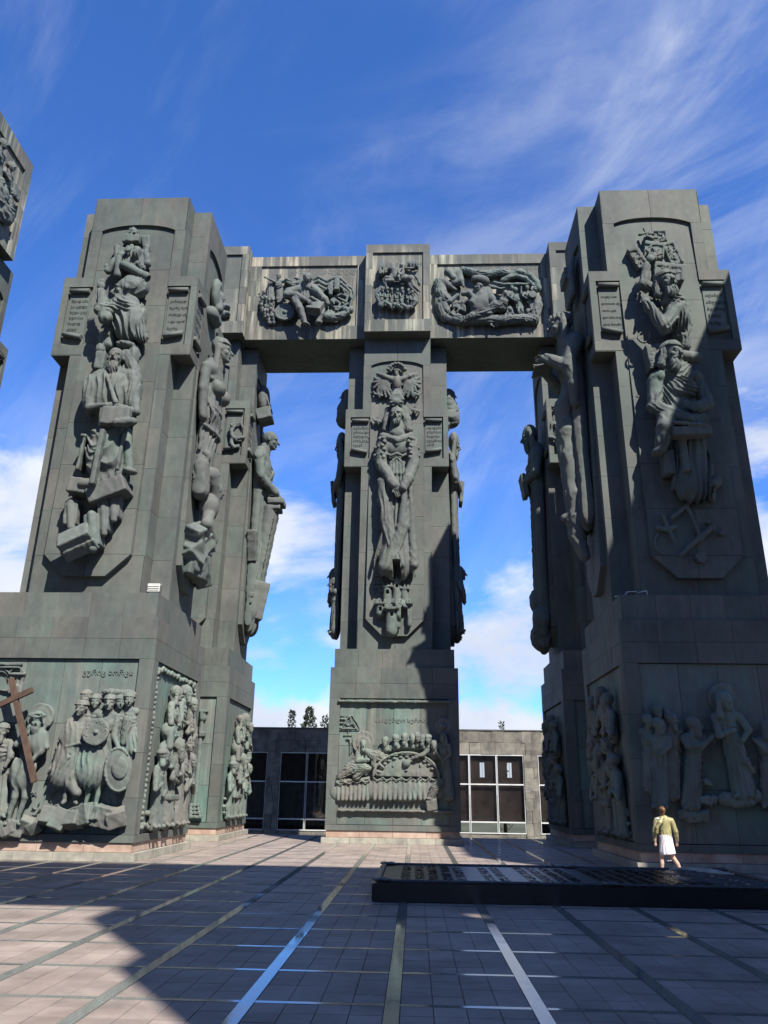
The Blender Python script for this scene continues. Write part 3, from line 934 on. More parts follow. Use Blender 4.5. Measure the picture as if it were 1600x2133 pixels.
TEXT = {
    (0, -1): ('შვიდ ამა', 'ეს კლდე', 'ზედა ესე', 'ღვთისა', 'მადიდ', 'კედე'),
    (0, 1): ('ქართველ', 'მცირე ნერ', 'რომელ ანთ', 'ი და იგონ', 'მცირე'),
    (1, -1): ('იოვნე სახ', 'ლოთაის ლო', 'ითია ყვს', 'ლო ხმა სიყ', 'ლის შთამს'),
    (1, 1): ('აღაპყრ', 'ამღვდელ', 'მღვრიე', 'შიშის', 'შარე'),
    (2, -1): ('აღმართი', 'ერისა და', 'მამულისა', 'სიმტკიცე', 'იყავნ'),
    (2, 1): ('ადიდენი', 'ღმერთო', 'მეფობა', 'ქვეყნისა', 'ამინ'),
}
for c, F, u0, u1, v0, v1, sd_, T in TABLETS:
    n = {id(NL): 0, id(NR): 1, id(CC): 2}.get(id(c), 0)
    wd = u1 - u0; hv = v1 - v0
    outer, inner = (u0, u1) if sd_ < 0 else (u1, u0)
    sheet = [(u0 + .04, v0 + .42 + (.14 if sd_ < 0 else 0)), (u1 - .04, v0 + .42 + (.14 if sd_ > 0 else 0)), (u1 - .03, v1 - .22), (u0 + .03, v1 - .22)]
    prism('tablet', MF, c, F, sheet, -T, -T + .045)
    tube('scroll_roll', MF, c, F.P(u0 + .02, v1 - .21, -T + .13), F.P(u1 - .02, v1 - .21, -T + .13), .095)
    a, b = v0 + (.50 if sd_ < 0 else .34), v0 + (.34 if sd_ < 0 else .50)
    tube('scroll_roll', MF, c, F.P(u0 + .02, a, -T + .13), F.P(u1 - .06, b, -T + .13), .095)
    if abs(F.w[1]) > .5 and c in (NL, NR, CC):
        lines = TEXT[(n, sd_)]
        cw = (wd - .16) / max(len(t) for t in lines) / .56
        lh = (hv - 1.12) / len(lines)
        inscription(c, F, lines, u0 + .10, v1 - .42, min(cw, lh * .95), lh, -T + .05)
    elif abs(F.w[0]) > .5 and c in (NL, FL, CC):
        inscription(c, F, ('აღთქმა', 'ღვთის', 'მამა და', 'ერისა', 'ძენი'), u0 + .06, v1 - .42, .26, .40, -T + .05)

# ------------------------------------------------------------------ left front column, front: seated writer, prophet above, books below
F = NLf['ff']; T1 = (0, 380, .4031)
s = Sc(F, T1, .026)
s.person(598, 905, 44, 560, 1545, .42, 6, 1.35, fold=(.085, 5, .7), beard=1.1, hair=0, la=((462, 1165, .75), (548, 1150, 1.0)), ra=((702, 1185, .75), (618, 1158, 1.0)))
s.path([(655, 890, .35), (690, 960, .3), (700, 1020, .3)], 30, 36, None, (.03, 4, .5))
s.ell((470, 1100, .5), (42, 120, .38), 6, .1, (.05, 4, .8)); s.ell((690, 1110, .5), (36, 115, .36), -4, .1, (.05, 4, .8))
s.ell((560, 1090, .5), (110, 130, .42), 0, .15, (.08, 6, .4))
s.path([(555, 1005, .93), (575, 1070, .98), (598, 1135, 1.0)], 9, 14, .02)
s.ell((545, 1395, .42), (92, 170, .5), 4, .12, (.12, 4, .9, 's'))
s.ell((500, 1420, .55), (45, 130, .42), 6, .1, (.09, 5, .9, 's'))
s.ell((450, 1558, .75), (48, 28, .22), 12, .06); s.ell((672, 1492, .45), (36, 20, .22), -8, .06)
s.cap((655, 1290, .3), (668, 1480, .4), 24, 22)
s.build('relief_figure', MF, NL)
s = Sc(F, T1, .04)
s.box((600, 1210, .98), (72, 50, .16), -3, .03); s.box((540, 1215, .95), (24, 52, .14), 2, .02)
s.box((506, 1420, 1.02), (13, 150, .14), -2, .015); s.box((432, 1410, .35), (9, 95, .3), -3, .01); s.box((634, 1400, .4), (9, 105, .3), -1, .01); s.box((440, 1315, .5), (18, 9, .2))
s.cap((603, 1241, 1.12), (686, 1235, 1.05), 23); s.cap((596, 1242, 1.12), (606, 1241, 1.12), 11, op=-1)
s.build('relief_lectern', MF, NL)
s = Sc(F, T1, .04)
for x0, y0, x1, y1, th in ((472, 1640, 655, 1560, 48), (372, 1575, 470, 1590, 42)):
    s.box(((x0 + x1) / 2, (y0 + y1) / 2, .42), (math.hypot(x1 - x0, y1 - y0) / 2, th, .42), math.degrees(math.atan2(y0 - y1, x1 - x0)), .02)
s.build('relief_ledge', MF, NL)
for x, y, hx, hy, ro, ww in ((378, 1716, 36, 66, 3, .42), (488, 1806, 42, 88, 9, .5), (543, 1728, 30, 88, 8, .42), (597, 1676, 32, 68, 2, .36)):
    s = Sc(F, T1, .036); s.box((x, y, ww * .75), (hx, hy, ww * .62), ro, .04); s.box((x + hx * .25, y - hy * .95, ww * 1.0), (hx * .7, 5, ww * .25), ro, .01, op=-1)
    s.cap((x - hx * .3, y - hy, ww * 1.2), (x - hx * .3 + hy * .3 * math.sin(R(ro)), y + hy, ww * 1.2), hx * .6, k=.03); s.build('relief_book', MF, NL)
s = Sc(F, T1, .036)
q = rotm(0, -38, 27)
s.box((398, 1850, .62), (84, 64, .34), q, .05); s.box((432, 1898, .56), (86, 40, .22), q, .01, op=-1); s.box((418, 1880, .55), (84, 52, .22), q, .02)
for i in range(5): s.cap((360 + 3 * i, 1925 - 11 * i, .60 + .06 * i), (478 + 3 * i, 1858 - 9 * i, .60 + .06 * i), 3.5, k=.01, op=-1)
s.build('relief_book', MF, NL)
s = Sc(F, T1, .026)                     # the prophet in profile above
s.head((655, 562, .62), 58, -72, 0, 0, beard=.9, hair=1.0)
s.ell((715, 545, .45), (52, 62, .36), -20, .1, (.05, 5, .5))
s.ell((668, 715, .38), (82, 128, .52), 4, .15, (.11, 4.5, 1.1)); s.ell((640, 655, .55), (78, 60, .45), -22, .15, (.09, 5, .9, 's'))
s.cap((690, 625, .5), (735, 800, .4), 34, 30, None, (.08, 4, .8)); s.cap((612, 655, .7), (520, 660, .85), 38, 34, None, (.05, 3, 1.5)); s.cap((545, 700, .8), (522, 570, .9), 36, 24, None, (.05, 3, 1.5))
s.hand((523, 535, .92), (-.2, -1), 22); s.ell((650, 842, .35), (52, 22, .28), -8, .1, (.03, 3, .5)); s.ell((690, 900, .25), (34, 66, .25), 0, .1, (.04, 4, .3))
s.build('relief_figure', MF, NL)
s = Sc(F, T1, .04)                      # small onlookers, throne back
for x, y in ((528, 792), (572, 766)): s.head((x, y, .4), 19, -40, hat='cap', beard=.4); s.cap((x, y + 28, .25), (x - 5, y + 75, .25), 22, 30, None, (.02, 3, .4))
s.box((523, 930, .3), (26, 52, .22), -1, .02)
s.build('relief_group', MF, NL)
s = Sc(F, T1, .038)                     # church, scroll, raised hands
s.cap((640, 425, .55), (757, 488, .6), 22, 24); s.cap((757, 488, .6), (768, 494, .6), 12, op=-1)
s.box((665, 300, .2), (26, 26, .22), 0, .01); s.box((705, 300, .15), (22, 24, .2), 0, .01); s.box((690, 262, .22), (23, 17, .2), 0, .02); s.cap((690, 255, .25), (690, 230, .25), 27, 3, .01)
for x in (648, 664, 680): s.box((x, 305, .46), (4, 10, .06), 0, .01, op=-1)
for i in range(7):
    x = 605 + i * 25; s.cap((x, 335 + (i % 3) * 12, .22), (x + 6, 420 + (i % 2) * 22, .24), 17, 21, None, (.05, 4, .8))
for x in (740, 765, 752): s.cap((x, 285, .12), (x + 4, 335, .12), 13, 10)
s.cap((608, 480, .42), (615, 390, .5), 22, 17); s.hand((622, 372, .52), (.4, -1), 20); s.hand((660, 350, .5), (.2, -1), 17)
s.cap((560, 460, .42), (592, 400, .45), 18, 15); s.hand((552, 452, .5), (-.3, -1), 17); s.ell((710, 370, .35), (24, 42, .3), -10, .08, (.04, 3, .5))
s.build('relief_group', MF, NL)

# ------------------------------------------------------------------ middle column, front: eagle, armoured warrior, fortress
F = CCf['ff']; T3 = (500, 480, .425)
s = Sc(F, T3, .04)
s.ell((768, 745, .3), (24, 46, .3), 0, .08, (.02, 4, .4)); s.head((766, 700, .5), 13, 10)
s.cap((766, 716, .3), (766, 700, .45), 14, 12)
for q in (-1, 1):
    for i in range(9):
        a = R(58 + i * 17.5); l = 88 - abs(i - 3) * 3.5
        x, y = 768 + q * 30, 742
        s.path([(x + q * 10, y - 5, .3), (x + q * (6 + l * .55 * math.sin(a) + 14), y - l * .55 * math.cos(a), .26), (x + q * (l * math.sin(a)), y - l * math.cos(a), .2)], 11, 7.5, .025)
    s.path([(780 if q > 0 else 756, 735, .35), (768 + q * 62, 715, .36), (768 + q * 86, 705, .3)], 17, 10, .05)
for i in range(5): s.cap((752 + i * 8, 770, .3), (744 + i * 12, 800, .25), 7, 8, .02)
s.build('relief_eagle', MF, CC)
s = Sc(F, T3, .036)
for i in range(8):
    a = R(-72 + i * 20.6); s.ell((768 + 43 * math.sin(a), 695 - 42 * math.cos(a), .28), (10.5, 10.5, .14), 0, .01)
s.path([(768 + 32 * math.sin(R(a)), 698 - 30 * math.cos(R(a)), .2) for a in range(-75, 76, 25)], 8, 8, .02)
s.build('relief_garland', MF, CC)
s = Sc(F, T3, .028)
for i in range(7): s.path([(762 + i * 2.5, 782, .75), (752 + i * 5.5, 805, .85), (738 + i * 10, 828, .82)], 8, 10, .03)
s.ell((767, 850, .55), (36, 34, .42), 0, .08); s.head((768, 905, .72), 36, -8, beard=.15, hair=0, must=True)
for x in (750, 788): s.ell((x, 858, .92), (12, 7, .12), 0, .02, None, -1); s.ell((x, 858, .86), (8, 5, .09), 0, .01)
s.cap((769, 862, .98), (768, 885, 1.05), 6, 8, .03); s.cap((738, 842, .85), (798, 842, .85), 6, None, .04)
s.path([(805, 880, .5), (815, 930, .5), (822, 975, .45)], 22, 26, .06, (.03, 3, .4)); s.path([(725, 880, .45), (716, 940, .4), (712, 975, .35)], 16, 18, .06)
s.cap((768, 940, .5), (768, 1000, .45), 32, 42); s.path([(700, 1008, .45), (768, 1030, .72), (838, 1008, .45)], 19, 19, .05, (.02, 3, 1)); s.path([(695, 1025, .42), (768, 1052, .7), (845, 1020, .42)], 11, 11, .04)
s.cap((768, 1035, .30), (768, 1195, .26), 74, 50, .1, None, .42)
s.ell((768, 1062, .50), (72, 42, .24), 0, .06); s.path([(700, 1085, .52), (740, 1105, .66), (768, 1092, .70), (796, 1105, .66), (838, 1085, .52)], 8, 8, .02)
s.path([(735, 1195, .55), (738, 1140, .60), (768, 1112, .62), (798, 1140, .60), (800, 1195, .55)], 7, 7, .02)
for x in (752, 768, 784): s.cap((x, 1120, .56), (x, 1190, .56), 9, 9, .02)
s.path([(742, 1195, .5), (795, 1195, .5)], 10, 10)
s.path([(700, 1040, .38), (692, 1150, .45), (752, 1240, .8)], 32, 24, .1, (.014, 3, 1.2)); s.path([(842, 1040, .38), (848, 1150, .45), (818, 1235, .8)], 32, 25, .1, (.014, 3, 1.2))
s.cap((745, 1232, .8), (760, 1250, .86), 26, 23); s.hand((764, 1262, .9), (.35, 1), 19); s.cap((825, 1215, .8), (800, 1262, .95), 27, 20)
for q in (-1, 1):
    for r_ in range(6):
        for c_ in range(3 if r_ else 2):
            s.ell((768 + q * (66 + c_ * 17 + r_ * 1.5 - (8 if r_ % 2 else 0)), 1018 + r_ * 19 + c_ * 6, .74 - c_ * .13 - .02 * r_), (11, 12, .15), 0, .008)
s.cap((766, 1215, .28), (766, 1620, .34), 58, 92, .1, (.16, 5, 1.2), .5); s.path([(700, 1230, .42), (720, 1420, .52), (770, 1640, .62)], 26, 34, .06, (.06, 3, .6)); s.path([(830, 1280, .42), (800, 1450, .62), (720, 1650, .58)], 20, 40, .06, (.07, 3, .6))
s.path([(705, 1235, .4), (690, 1330, .4), (735, 1420, .45)], 22, 16, .08, (.03, 2, .5)); s.path([(735, 1255, .5), (720, 1320, .5), (775, 1400, .5)], 16, 14, .05)
s.path([(808, 1270, .85), (790, 1450, .75), (742, 1655, .6)], 12, 30, .06); s.path([(835, 1260, .7), (842, 1450, .6), (850, 1640, .5)], 10, 24, .06)
s.box((770, 1690, .5), (16, 60, .6), 4, .02, op=-1)
s.build('relief_figure', MF, CC)
for x, y, ro in ((680, 808, 20), (856, 806, -25), (676, 938, 15), (860, 886, -10)):
    s = Sc(F, T3, .03); s.ell((x, y, .16), (11, 22, .12), ro, .03); s.cap((x, y - 18, .2), (x, y - 24, .25), 8, 5)
    for q in (-1, 1): s.path([(x, y - 4, .2), (x + q * 16, y - 2 + q * 4, .22), (x + q * 26, y - 14 + q * 4, .14)], 8, 5, .03)
    s.build('relief_bird', MF, CC)
s = Sc(F, T3, .036); T4 = (500, 1240, .425); s.T = T4
for x, ya, yb, rr, ww in ((742, 70, 185, 30, .42), (688, 45, 95, 24, .3), (722, -40, 60, 22, .26), (768, -70, 45, 22, .24), (806, -30, 60, 20, .22), (790, 40, 110, 42, .2), (830, 45, 150, 14, .32), (778, 45, 155, 14, .34)):
    s.cap((x, ya + rr * .5, ww * .6), (x, yb - rr * .3, ww * .6), rr, None, .02, None, .9); s.box((x, ya - 2, ww * .7), (rr * 1.25, 7, ww * .75), 0, .01)
    for i in (-1, 0, 1): s.box((x + i * rr * .9, ya - 13, ww * .75), (rr * .25, 8, ww * .7), 0, .01)
    if rr > 20: s.box((x, ya + 22, ww * 1.2), (6, 9, .2), 0, .01, op=-1)
s.box((804, 130, .4), (15, 70, .5), 0, .03, op=-1)
s.build('relief_fortress', MF, CC)
s = Sc(F, T3, .03)
for i in range(3):
    for j in range(4): s.box((662 + i * 17, 1690 + j * 19, .05), (6, 6, .07), 40 + 10 * i, .01)
    s.path([(652 + i * 17, 1755, .06), (660 + i * 17, 1775, .06), (668 + i * 17, 1752, .06)], 4, 4, .01)
s.build('relief_banner', MF, CC)

# ------------------------------------------------------------------ right front column, front: two crowned men, icons, tools
F = NRf['ff']; T5 = (1060, 370, .3375)
for x, y, hx, hy, ro, ww in ((985, 590, 92, 62, -9, .34), (895, 455, 62, 62, -10, .26), (792, 500, 36, 78, 24, .3), (1008, 468, 40, 88, 14, .2), (935, 362, 38, 44, 2, .14), (880, 390, 48, 30, -4, .18)):
    s = Sc(F, T5, .034); s.box((x, y, ww * .5), (hx, hy, ww * .55), ro, .02); s.box((x, y, ww * 1.05), (hx * .82, hy * .82, .05), ro, .01, op=-1)
    for i in range(14):
        a = random.uniform(-.7, .7) * hx; b = random.uniform(-.7, .7) * hy
        s.path([(x + a, y + b, ww * .95), (x + a + random.uniform(-14, 14), y + b + random.uniform(-14, 14), ww), (x + a + random.uniform(-18, 18), y + b + random.uniform(-18, 18), ww * .95)], 4.5, 4, .01)
    s.build('relief_icon', MF, NR)
s = Sc(F, T5, .034); s.cap((832, 312, .3), (855, 362, .3), 9, 9); s.cap((806, 352, .3), (874, 336, .3), 9, 9); s.cap((862, 350, .3), (890, 345, .3), 7, 9); s.build('relief_cross', MF, NR)
s = Sc(F, T5, .034); s.path([(905, 505, .35), (900, 460, .38), (925, 440, .36)], 11, 10); s.path([(880, 480, .35), (850, 450, .36), (945, 470, .34), (905, 480, .36)], 9, 9); s.head((895, 445, .4), 18, 0, hair=1, halo=30); s.build('relief_icon_figure', MF, NR)
s = Sc(F, T5, .026)
s.head((972, 648, .82), 62, 12, 0, 4, beard=.55, hair=1.1, hat='band')
s.ell((1040, 850, .4), (72, 140, .5), -4, .15, (.11, 6, .7)); s.ell((1025, 775, .6), (70, 62, .42), -20, .12, (.08, 4, .7, 's'))
s.path([(900, 700, .4), (832, 660, .62), (850, 545, .68)], 42, 26, .1, (.03, 3, .8)); s.hand((872, 500, .7), (.5, -1), 26)
s.path([(1040, 790, .7), (960, 925, .9), (862, 790, .9)], 50, 30, .12, (.06, 3, 1.5)); s.hand((845, 765, .95), (-.1, -1), 26)
s.cap((985, 720, .5), (1010, 770, .45), 36, 42); s.ell((1055, 985, .3), (46, 30, .3), 0, .1, (.04, 3, .4)); s.cap((1075, 900, .3), (1080, 1040, .25), 52, 40, None, (.05, 4, .3))
s.build('relief_figure', MF, NR)
s = Sc(F, T5, .036)
s.box((855, 700, .5), (10, 150, .1), -12, .01)
s.build('relief_staff', MF, NR)
s = Sc(F, T5, .026)
s.head((1008, 1085, .85), 62, 30, 6, -6, beard=.7, hair=1.2, hat='band')
s.cap((1015, 1150, .5), (1030, 1225, .45), 50, 62)
s.cap((1030, 1225, .4), (1025, 1420, .4), 118, 98, .12, (.10, 5, .9, 's'), .6); s.ell((1080, 1290, .72), (80, 70, .22), -25, .1, (.09, 4.5, .9, 's'))
for q in (-1, 1): s.ell((1030 + q * 112, 1245, .48), (50, 52, .42), 0, .1, (.03, 3, .5))
s.path([(905, 1255, .5), (900, 1415, .6), (1120, 1495, .95)], 50, 36, .1, (.05, 3, 1.6)); s.hand((1150, 1490, 1.), (1, -.1), 34)
s.path([(1160, 1255, .5), (1225, 1400, .6), (1165, 1420, 1.)], 46, 34, .1, (.05, 3, 1.6)); s.hand((1150, 1415, 1.02), (-.9, -.4), 30)
s.path([(980, 1470, .6), (965, 1545, .85), (945, 1650, .7)], 62, 40, .1, (.04, 3, .6)); s.ell((960, 1530, .85), (38, 42, .3), 0, .1); s.ell((925, 1690, .6), (46, 30, .3), 20, .08)
s.cap((1110, 1560, .35), (1130, 1900, .3), 95, 110, .1, (.13, 6, .6), .6)
s.build('relief_figure', MF, NR)
s = Sc(F, T5, .038)
s.box((1122, 1575, .92), (116, 30, .24), 2, .03); s.box((1100, 1530, 1.0), (96, 12, .22), -8, .03); s.box((1190, 1535, 1.0), (40, 10, .2), -12, .03)
s.box((980, 1770, .3), (34, 80, .3), 0, .02); s.box((1070, 1720, .5), (22, 120, .3), 0, .02)
s.build('relief_bookstand', MF, NR)
s = Sc(F, T5, .036); s.box((893, 1120, .35), (48, 82, .3), 7, .02)
for i in range(12): s.cap((868 + random.uniform(0, 50), 1060 + i * 10, .66), (880 + random.uniform(0, 40), 1064 + i * 10 + random.uniform(-8, 8), .66), 4, 4, .01)
s.build('relief_throne_back', MF, NR)
s = Sc(F, T5, .036)
s.path([(828 + (52 - i * 2.6) * math.cos(R(i * 26 - 40)), 978 + (52 - i * 2.6) * math.sin(R(i * 26 - 40)), .55) for i in range(15)], 9, 8, .01); s.path([(872, 960, .5), (884, 1000, .4), (880, 1045, .35)], 12, 12, .01)
s.cap((1075, 1105, .55), (1158, 1112, .62), 40, 38); s.cap((1146, 1112, .62), (1170, 1113, .62), 24, 24, op=-1); s.path([(1150 + 16 * math.cos(R(a)), 1112 + 16 * math.sin(R(a)), .66) for a in range(0, 300, 30)], 4, 4, .01)
s.build('relief_scroll', MF, NR)
s = Sc(F, (1060, 1000, .4313), .036)
s.path([(740, 165, .14), (800, 300, .14)], 11); s.cap((860, 125, .16), (930, 290, .14), 11); s.cap((785, 185, .16), (865, 120, .16), 11); s.cap((830, 360, .12), (985, 225, .14), 12, 16); s.path([(720, 230, .1), (760, 240, .12), (800, 228, .1)], 13)
s.path([(765 + 60 * math.cos(R(a)), 300 + 60 * math.sin(R(a)), .08) for a in range(100, 250, 25)], 7); s.disc((925, 375, .08), 26, .08)
for x, y in ((1025, 260), (985, 240), (960, 205)): s.ell((x, y, .1), (14, 12, .14))
s.cap((900, 60, .15), (1000, 10, .2), 40, 30, None, (.05, 4, .5)); s.cap((980, 90, .1), (960, -60, .15), 18, 30, None, (.04, 3, .5)); s.cap((840, 20, .15), (920, -40, .2), 50, 40, None, (.05, 4, .5))
s.build('relief_tools', MF, NR)


# ------------------------------------------------------------------ tall figures on the side faces, seen from the side against the sky
def tall(F, parent, z, zf, kind, wd=1., m=MF, dep=1.):
    F0 = F; F = Face(F.O, F.u, F.w * dep, F.loc)
    if F0.slant: F.slant = lambda v: F0.slant(v) / dep
    s = Sc(F, 'd', .042)
    r = .43
    s.cap((0, -z + 1.15, .36), (0, -z + 3.0, .42), .80 * wd, .78 * wd, .15, (.07, 5, .8), .62)
    s.cap((0, -z + 2.9, .38), (0, -zf, .22), .82 * wd, .80 * wd, .2, (.15, 6, .7), .5); s.cap((.1, -z + 3.2, .55), (-.25, -zf - .4, .35), .42, .55, .1, (.12, 4, .9), .6)
    s.cap((-.72 * wd, -z + 1.25, .40), (.72 * wd, -z + 1.25, .40), .40, None, .2)
    s.cap((0, -z + .4, .55), (0, -z + 1.1, .42), .30, .36, .1)
    if kind == 'woman':
        s.head((0, -z, .78), r, 0, hair=2.1, hat='band')
        for q in (-1, 1): s.ell((q * .40, -z + 1.95, .80), (.36, .36, .40), None, .1)
        s.ell((0, -z + 1.6, .55), (.85, .4, .35), None, .1, (.05, 3, .6, 's'))
        for v in (2.75, 3.75): s.path([(-.85, -z + v, .45), (-.4, -z + v + .1, .78), (0, -z + v + .14, .88), (.4, -z + v + .1, .78), (.85, -z + v, .45)], .085, .085, .03)
        for i in range(9): s.path([(-.7 + i * .17, -z + 2.85, .62 + .2 * (1 - abs(i - 4) / 4)), (-.7 + i * .17 + random.uniform(-.1, .1), -z + 3.15, .78), (-.66 + i * .17, -z + 3.5, .62)], .07, .05, .04)
        s.path([(-.95, -z + 1.3, .35), (-1.02, -z + 2.3, .3), (-.9, -z + 3.4, .35)], .27, .2, .1); s.path([(.95, -z + 1.3, .35), (1.02, -z + 2.3, .3), (.9, -z + 3.4, .35)], .27, .2, .1)
    if kind == 'bald':
        s.head((0, -z, .85), r, 0, 6, must=False)
        s.ell((0, -z + 2.0, .62), (.9, 1.0, .42), None, .2, (.07, 4, .8, 's')); s.path([(.5, -z + 1.2, .7), (.1, -z + 1.9, 1.0), (-.5, -z + 2.6, .85)], .16, .14, .08); s.path([(.65, -z + 1.3, .62), (.3, -z + 2.2, .9), (-.2, -z + 2.9, .9)], .13, .13, .08)
        for q in (-1, 1):
            s.path([(q * .85, -z + 1.35, .42), (q * .88, -z + 2.5, .62), (q * .35, -z + 3.15, 1.32)], .33, .22, .1, (.05, 3, 1.5)); s.hand((q * .28, -z + 3.2, 1.45), (-q, .35), .15)
    if kind == 'hood':
        s.head((0, -z, .82), r, 0, 12, beard=.8, hair=1, hat='hood'); s.ell((0, -z + 2.2, .55), (.9, 1.1, .5), None, .2, (.08, 4, .8, 's'))
        for q in (-1, 1): s.path([(q * .85, -z + 1.35, .42), (q * .95, -z + 2.4, .6), (q * .3, -z + 2.7, 1.1)], .36, .24, .1, (.05, 3, 1.5)); s.hand((q * .25, -z + 2.7, 1.2), (-q, .1), .15)
        s.box((0, -z + 2.85, 1.2), (.45, .62, .16), rotm(0, 12, 0), .03)
    if kind == 'queen':
        s.head((0, -z, .85), r, 0, 0, hair=2.4, hat='crown'); s.ell((0, -z + 1.9, .6), (.8, .7, .4), None, .15, (.04, 4, .5))
        for q in (-1, 1): s.path([(q * .85, -z + 1.3, .42), (q * .9, -z + 2.35, .8), (q * .4, -z + 1.75, 1.55)], .34, .2, .1, (.05, 3, 1.5)); s.hand((q * .36, -z + 1.72, 1.72), (-q * .5, -.2, 1), .16)
        s.path([(.9, -z + 2.2, .7), (.95, -z + 3.2, .6), (.8, -z + 3.9, .55)], .28, .2, .1, (.04, 3, .3))
    s.build('relief_figure', m, parent)
    return s


F = NLf['sf']
tall(F, NL, 18.95, 13.2, 'woman', .95, MF, .82)
s = Sc(F, 'd', .05)
for u, v, w_, r_ in ((-.6, 14.0, .3, .3), (.45, 13.7, .35, .3)): s.head((u, -v, w_ + .2), r_ * .6, 10, hair=1); s.cap((u, -v + .4, w_), (u * .8, -v + 1.4, w_), .3, .35, .1, (.05, 3, .5))
s.path([(-.2, -13.4, .55), (.3, -12.7, .62), (.5, -12.0, .5)], .3, .22); s.ell((.1, -12.2, .5), (.42, .5, .4)); s.path([(.1, -12.0, .55), (-.4, -11.3, .6), (-.1, -10.9, .5)], .25, .18); s.head((.35, -12.9, .75), .24, 40, hair=1)
s.path([(.0, -11.4, .5), (.5, -11.0, .6), (.35, -10.4, .5)], .25, .2)
s.build('relief_group', MF, NL)
s = Sc(F, 'd', .055)
for i in range(14): s.box((random.uniform(-.7, .7), -random.uniform(9.5, 11.4), .22), (random.uniform(.25, .5), random.uniform(.3, .6), .32), rotm(random.uniform(-30, 30), random.uniform(-30, 30), random.uniform(0, 90)), .05, .05)
s.build('relief_rocks', MF, NL)
s = Sc(F, 'd', .05); s.ell((0, -21.7, .22), (.52, .78, .26), None, .02); s.ell((0, -21.7, .55), (.36, .58, .18), None, .02, None, -1); s.head((0, -21.6, .38), .2, 0, hair=1.2); s.cap((0, -21.3, .3), (0, -21.0, .3), .2, .24)
s.cap((-.3, -20.6, .1), (.3, -20.6, .1), .32); s.build('relief_medallion', MF, NL)
F = FLf['sf']
tall(F, FL, 19.75, 9.9, 'bald', .95, MF, .92)
s = Sc(F, 'd', .05)
s.box((0, -16.15, 1.25), (.52, .17, .42), None, .03); s.cap((0, -15.8, .95), (0, -11.4, .35), .46, .34, .02); s.box((0, -15.8, 1.15), (.46, .12, .36), None, .02)
for i in range(5): s.path([(-.4 + .2 * i, -15.6, 1.3), (-.36 + .18 * i, -11.5, .62)], .045, .045, .01)
s.build('relief_lectern', MF, FL)
s = Sc(F, 'd', .05); s.box((-.1, -10.9, .45), (.55, .95, .42), rotm(20, 12, 5), .03); s.box((.5, -12.6, .3), (.5, .6, .3), rotm(0, 10, 30), .03); s.box((-.75, -13.6, .25), (.3, .8, .25), rotm(0, 0, 18), .03); s.build('relief_book', MF, FL)
s = Sc(F, 'd', .05); s.ell((0, -22.2, .3), (.55, .9, .35), None, .05); s.box((0, -21.2, .4), (.55, .35, .4), rotm(0, -15, 0), .05)
for i in range(5): s.path([(-.4 + .2 * i, -22.9, .35), (-.35 + .18 * i, -21.6, .72)], .08, .06, .03)
s.build('relief_crest', MF, FL)
for sg in (-1, 1):
    F = Face((sg * 2.6, 0, 0), (0, sg, 0), (sg, 0, 0), (-.92, 37.5, 0)); F.slant = field_lean(23.5)
    tall(F, CC, 19.5, 9.8, 'hood', .95, MF, .58)
    s = Sc(F, 'd', .045); s.person(-.25, -12.3, .27, -.2, -9.4, .3, 0, 1.1, la=((-.8, -11.3), (-.5, -10.8)), ra=((.3, -11.2), (.1, -10.9)), hat='hood', fold=(.08, 5, .6)); s.build('relief_figure', MF, CC)
    s = Sc(F, 'd', .045); s.person(.5, -11.7, .25, .5, -9.2, .2, 0, 1.1, beard=.6, hair=1, fold=(.08, 5, .6)); s.build('relief_figure', MF, CC)
    s = Sc(F, 'd', .05); s.head((0, -22.4, .35), .3, 0, hair=1.6); s.path([(0, -22, .2), (.1, -21.6, .3), (0, -21, .3)], .42, .5, .1, (.08, 4, .6)); s.build('relief_angel', MF, CC)
F = NRf['sf']
tall(F, NR, 20.0, 11.8, 'queen', .95, MF, .95)
s = Sc(F, 'd', .05); s.box((0, -18.0, 1.55), (.5, .05, .42), rotm(0, 14, 0), .02); s.build('relief_scroll', MF, NR)
s = Sc(F, 'd', .05); s.path([(.25, -17.1, .5), (.2, -16.2, .8), (.1, -15.2, .75), (.0, -14.3, .68)], .34, .42, .3, (.08, 4, .6)); s.path([(0, -14.3, .6), (.1, -12.6, .55), (.05, -11.6, .55)], .46, .3, .3, (.09, 4, .7)); s.path([(.05, -11.6, .5), (0, -11.0, .52), (.1, -10.2, .3)], .40, .2, .3, (.08, 4, .5))
s.cap((0, -11.75, .8), (0, -11.7, .95), .2, .16); s.build('relief_group', MF, NR)
s = Sc(F, 'd', .05)
for i in range(6): s.path([(-.5 + .2 * i, -21.2, .3), (-.55 + .22 * i, -22.2, .35), (-.4 + .16 * i, -23.1, .2)], .14, .1, .04)
s.box((0, -22.3, .4), (.5, .3, .22), None, .03); s.build('relief_crest', MF, NR)
F = FRf['sf']
tall(F, FR, 19.9, 9.2, 'hood', 1.0, MF, .82)
s = Sc(F, 'd', .055)
for i in range(9): s.ell((random.uniform(-.6, .6), -random.uniform(8.9, 12), .35), (.5, .7, .45), random.uniform(0, 90), .1, (.06, 3, .5))
s.build('relief_rocks', MF, FR)

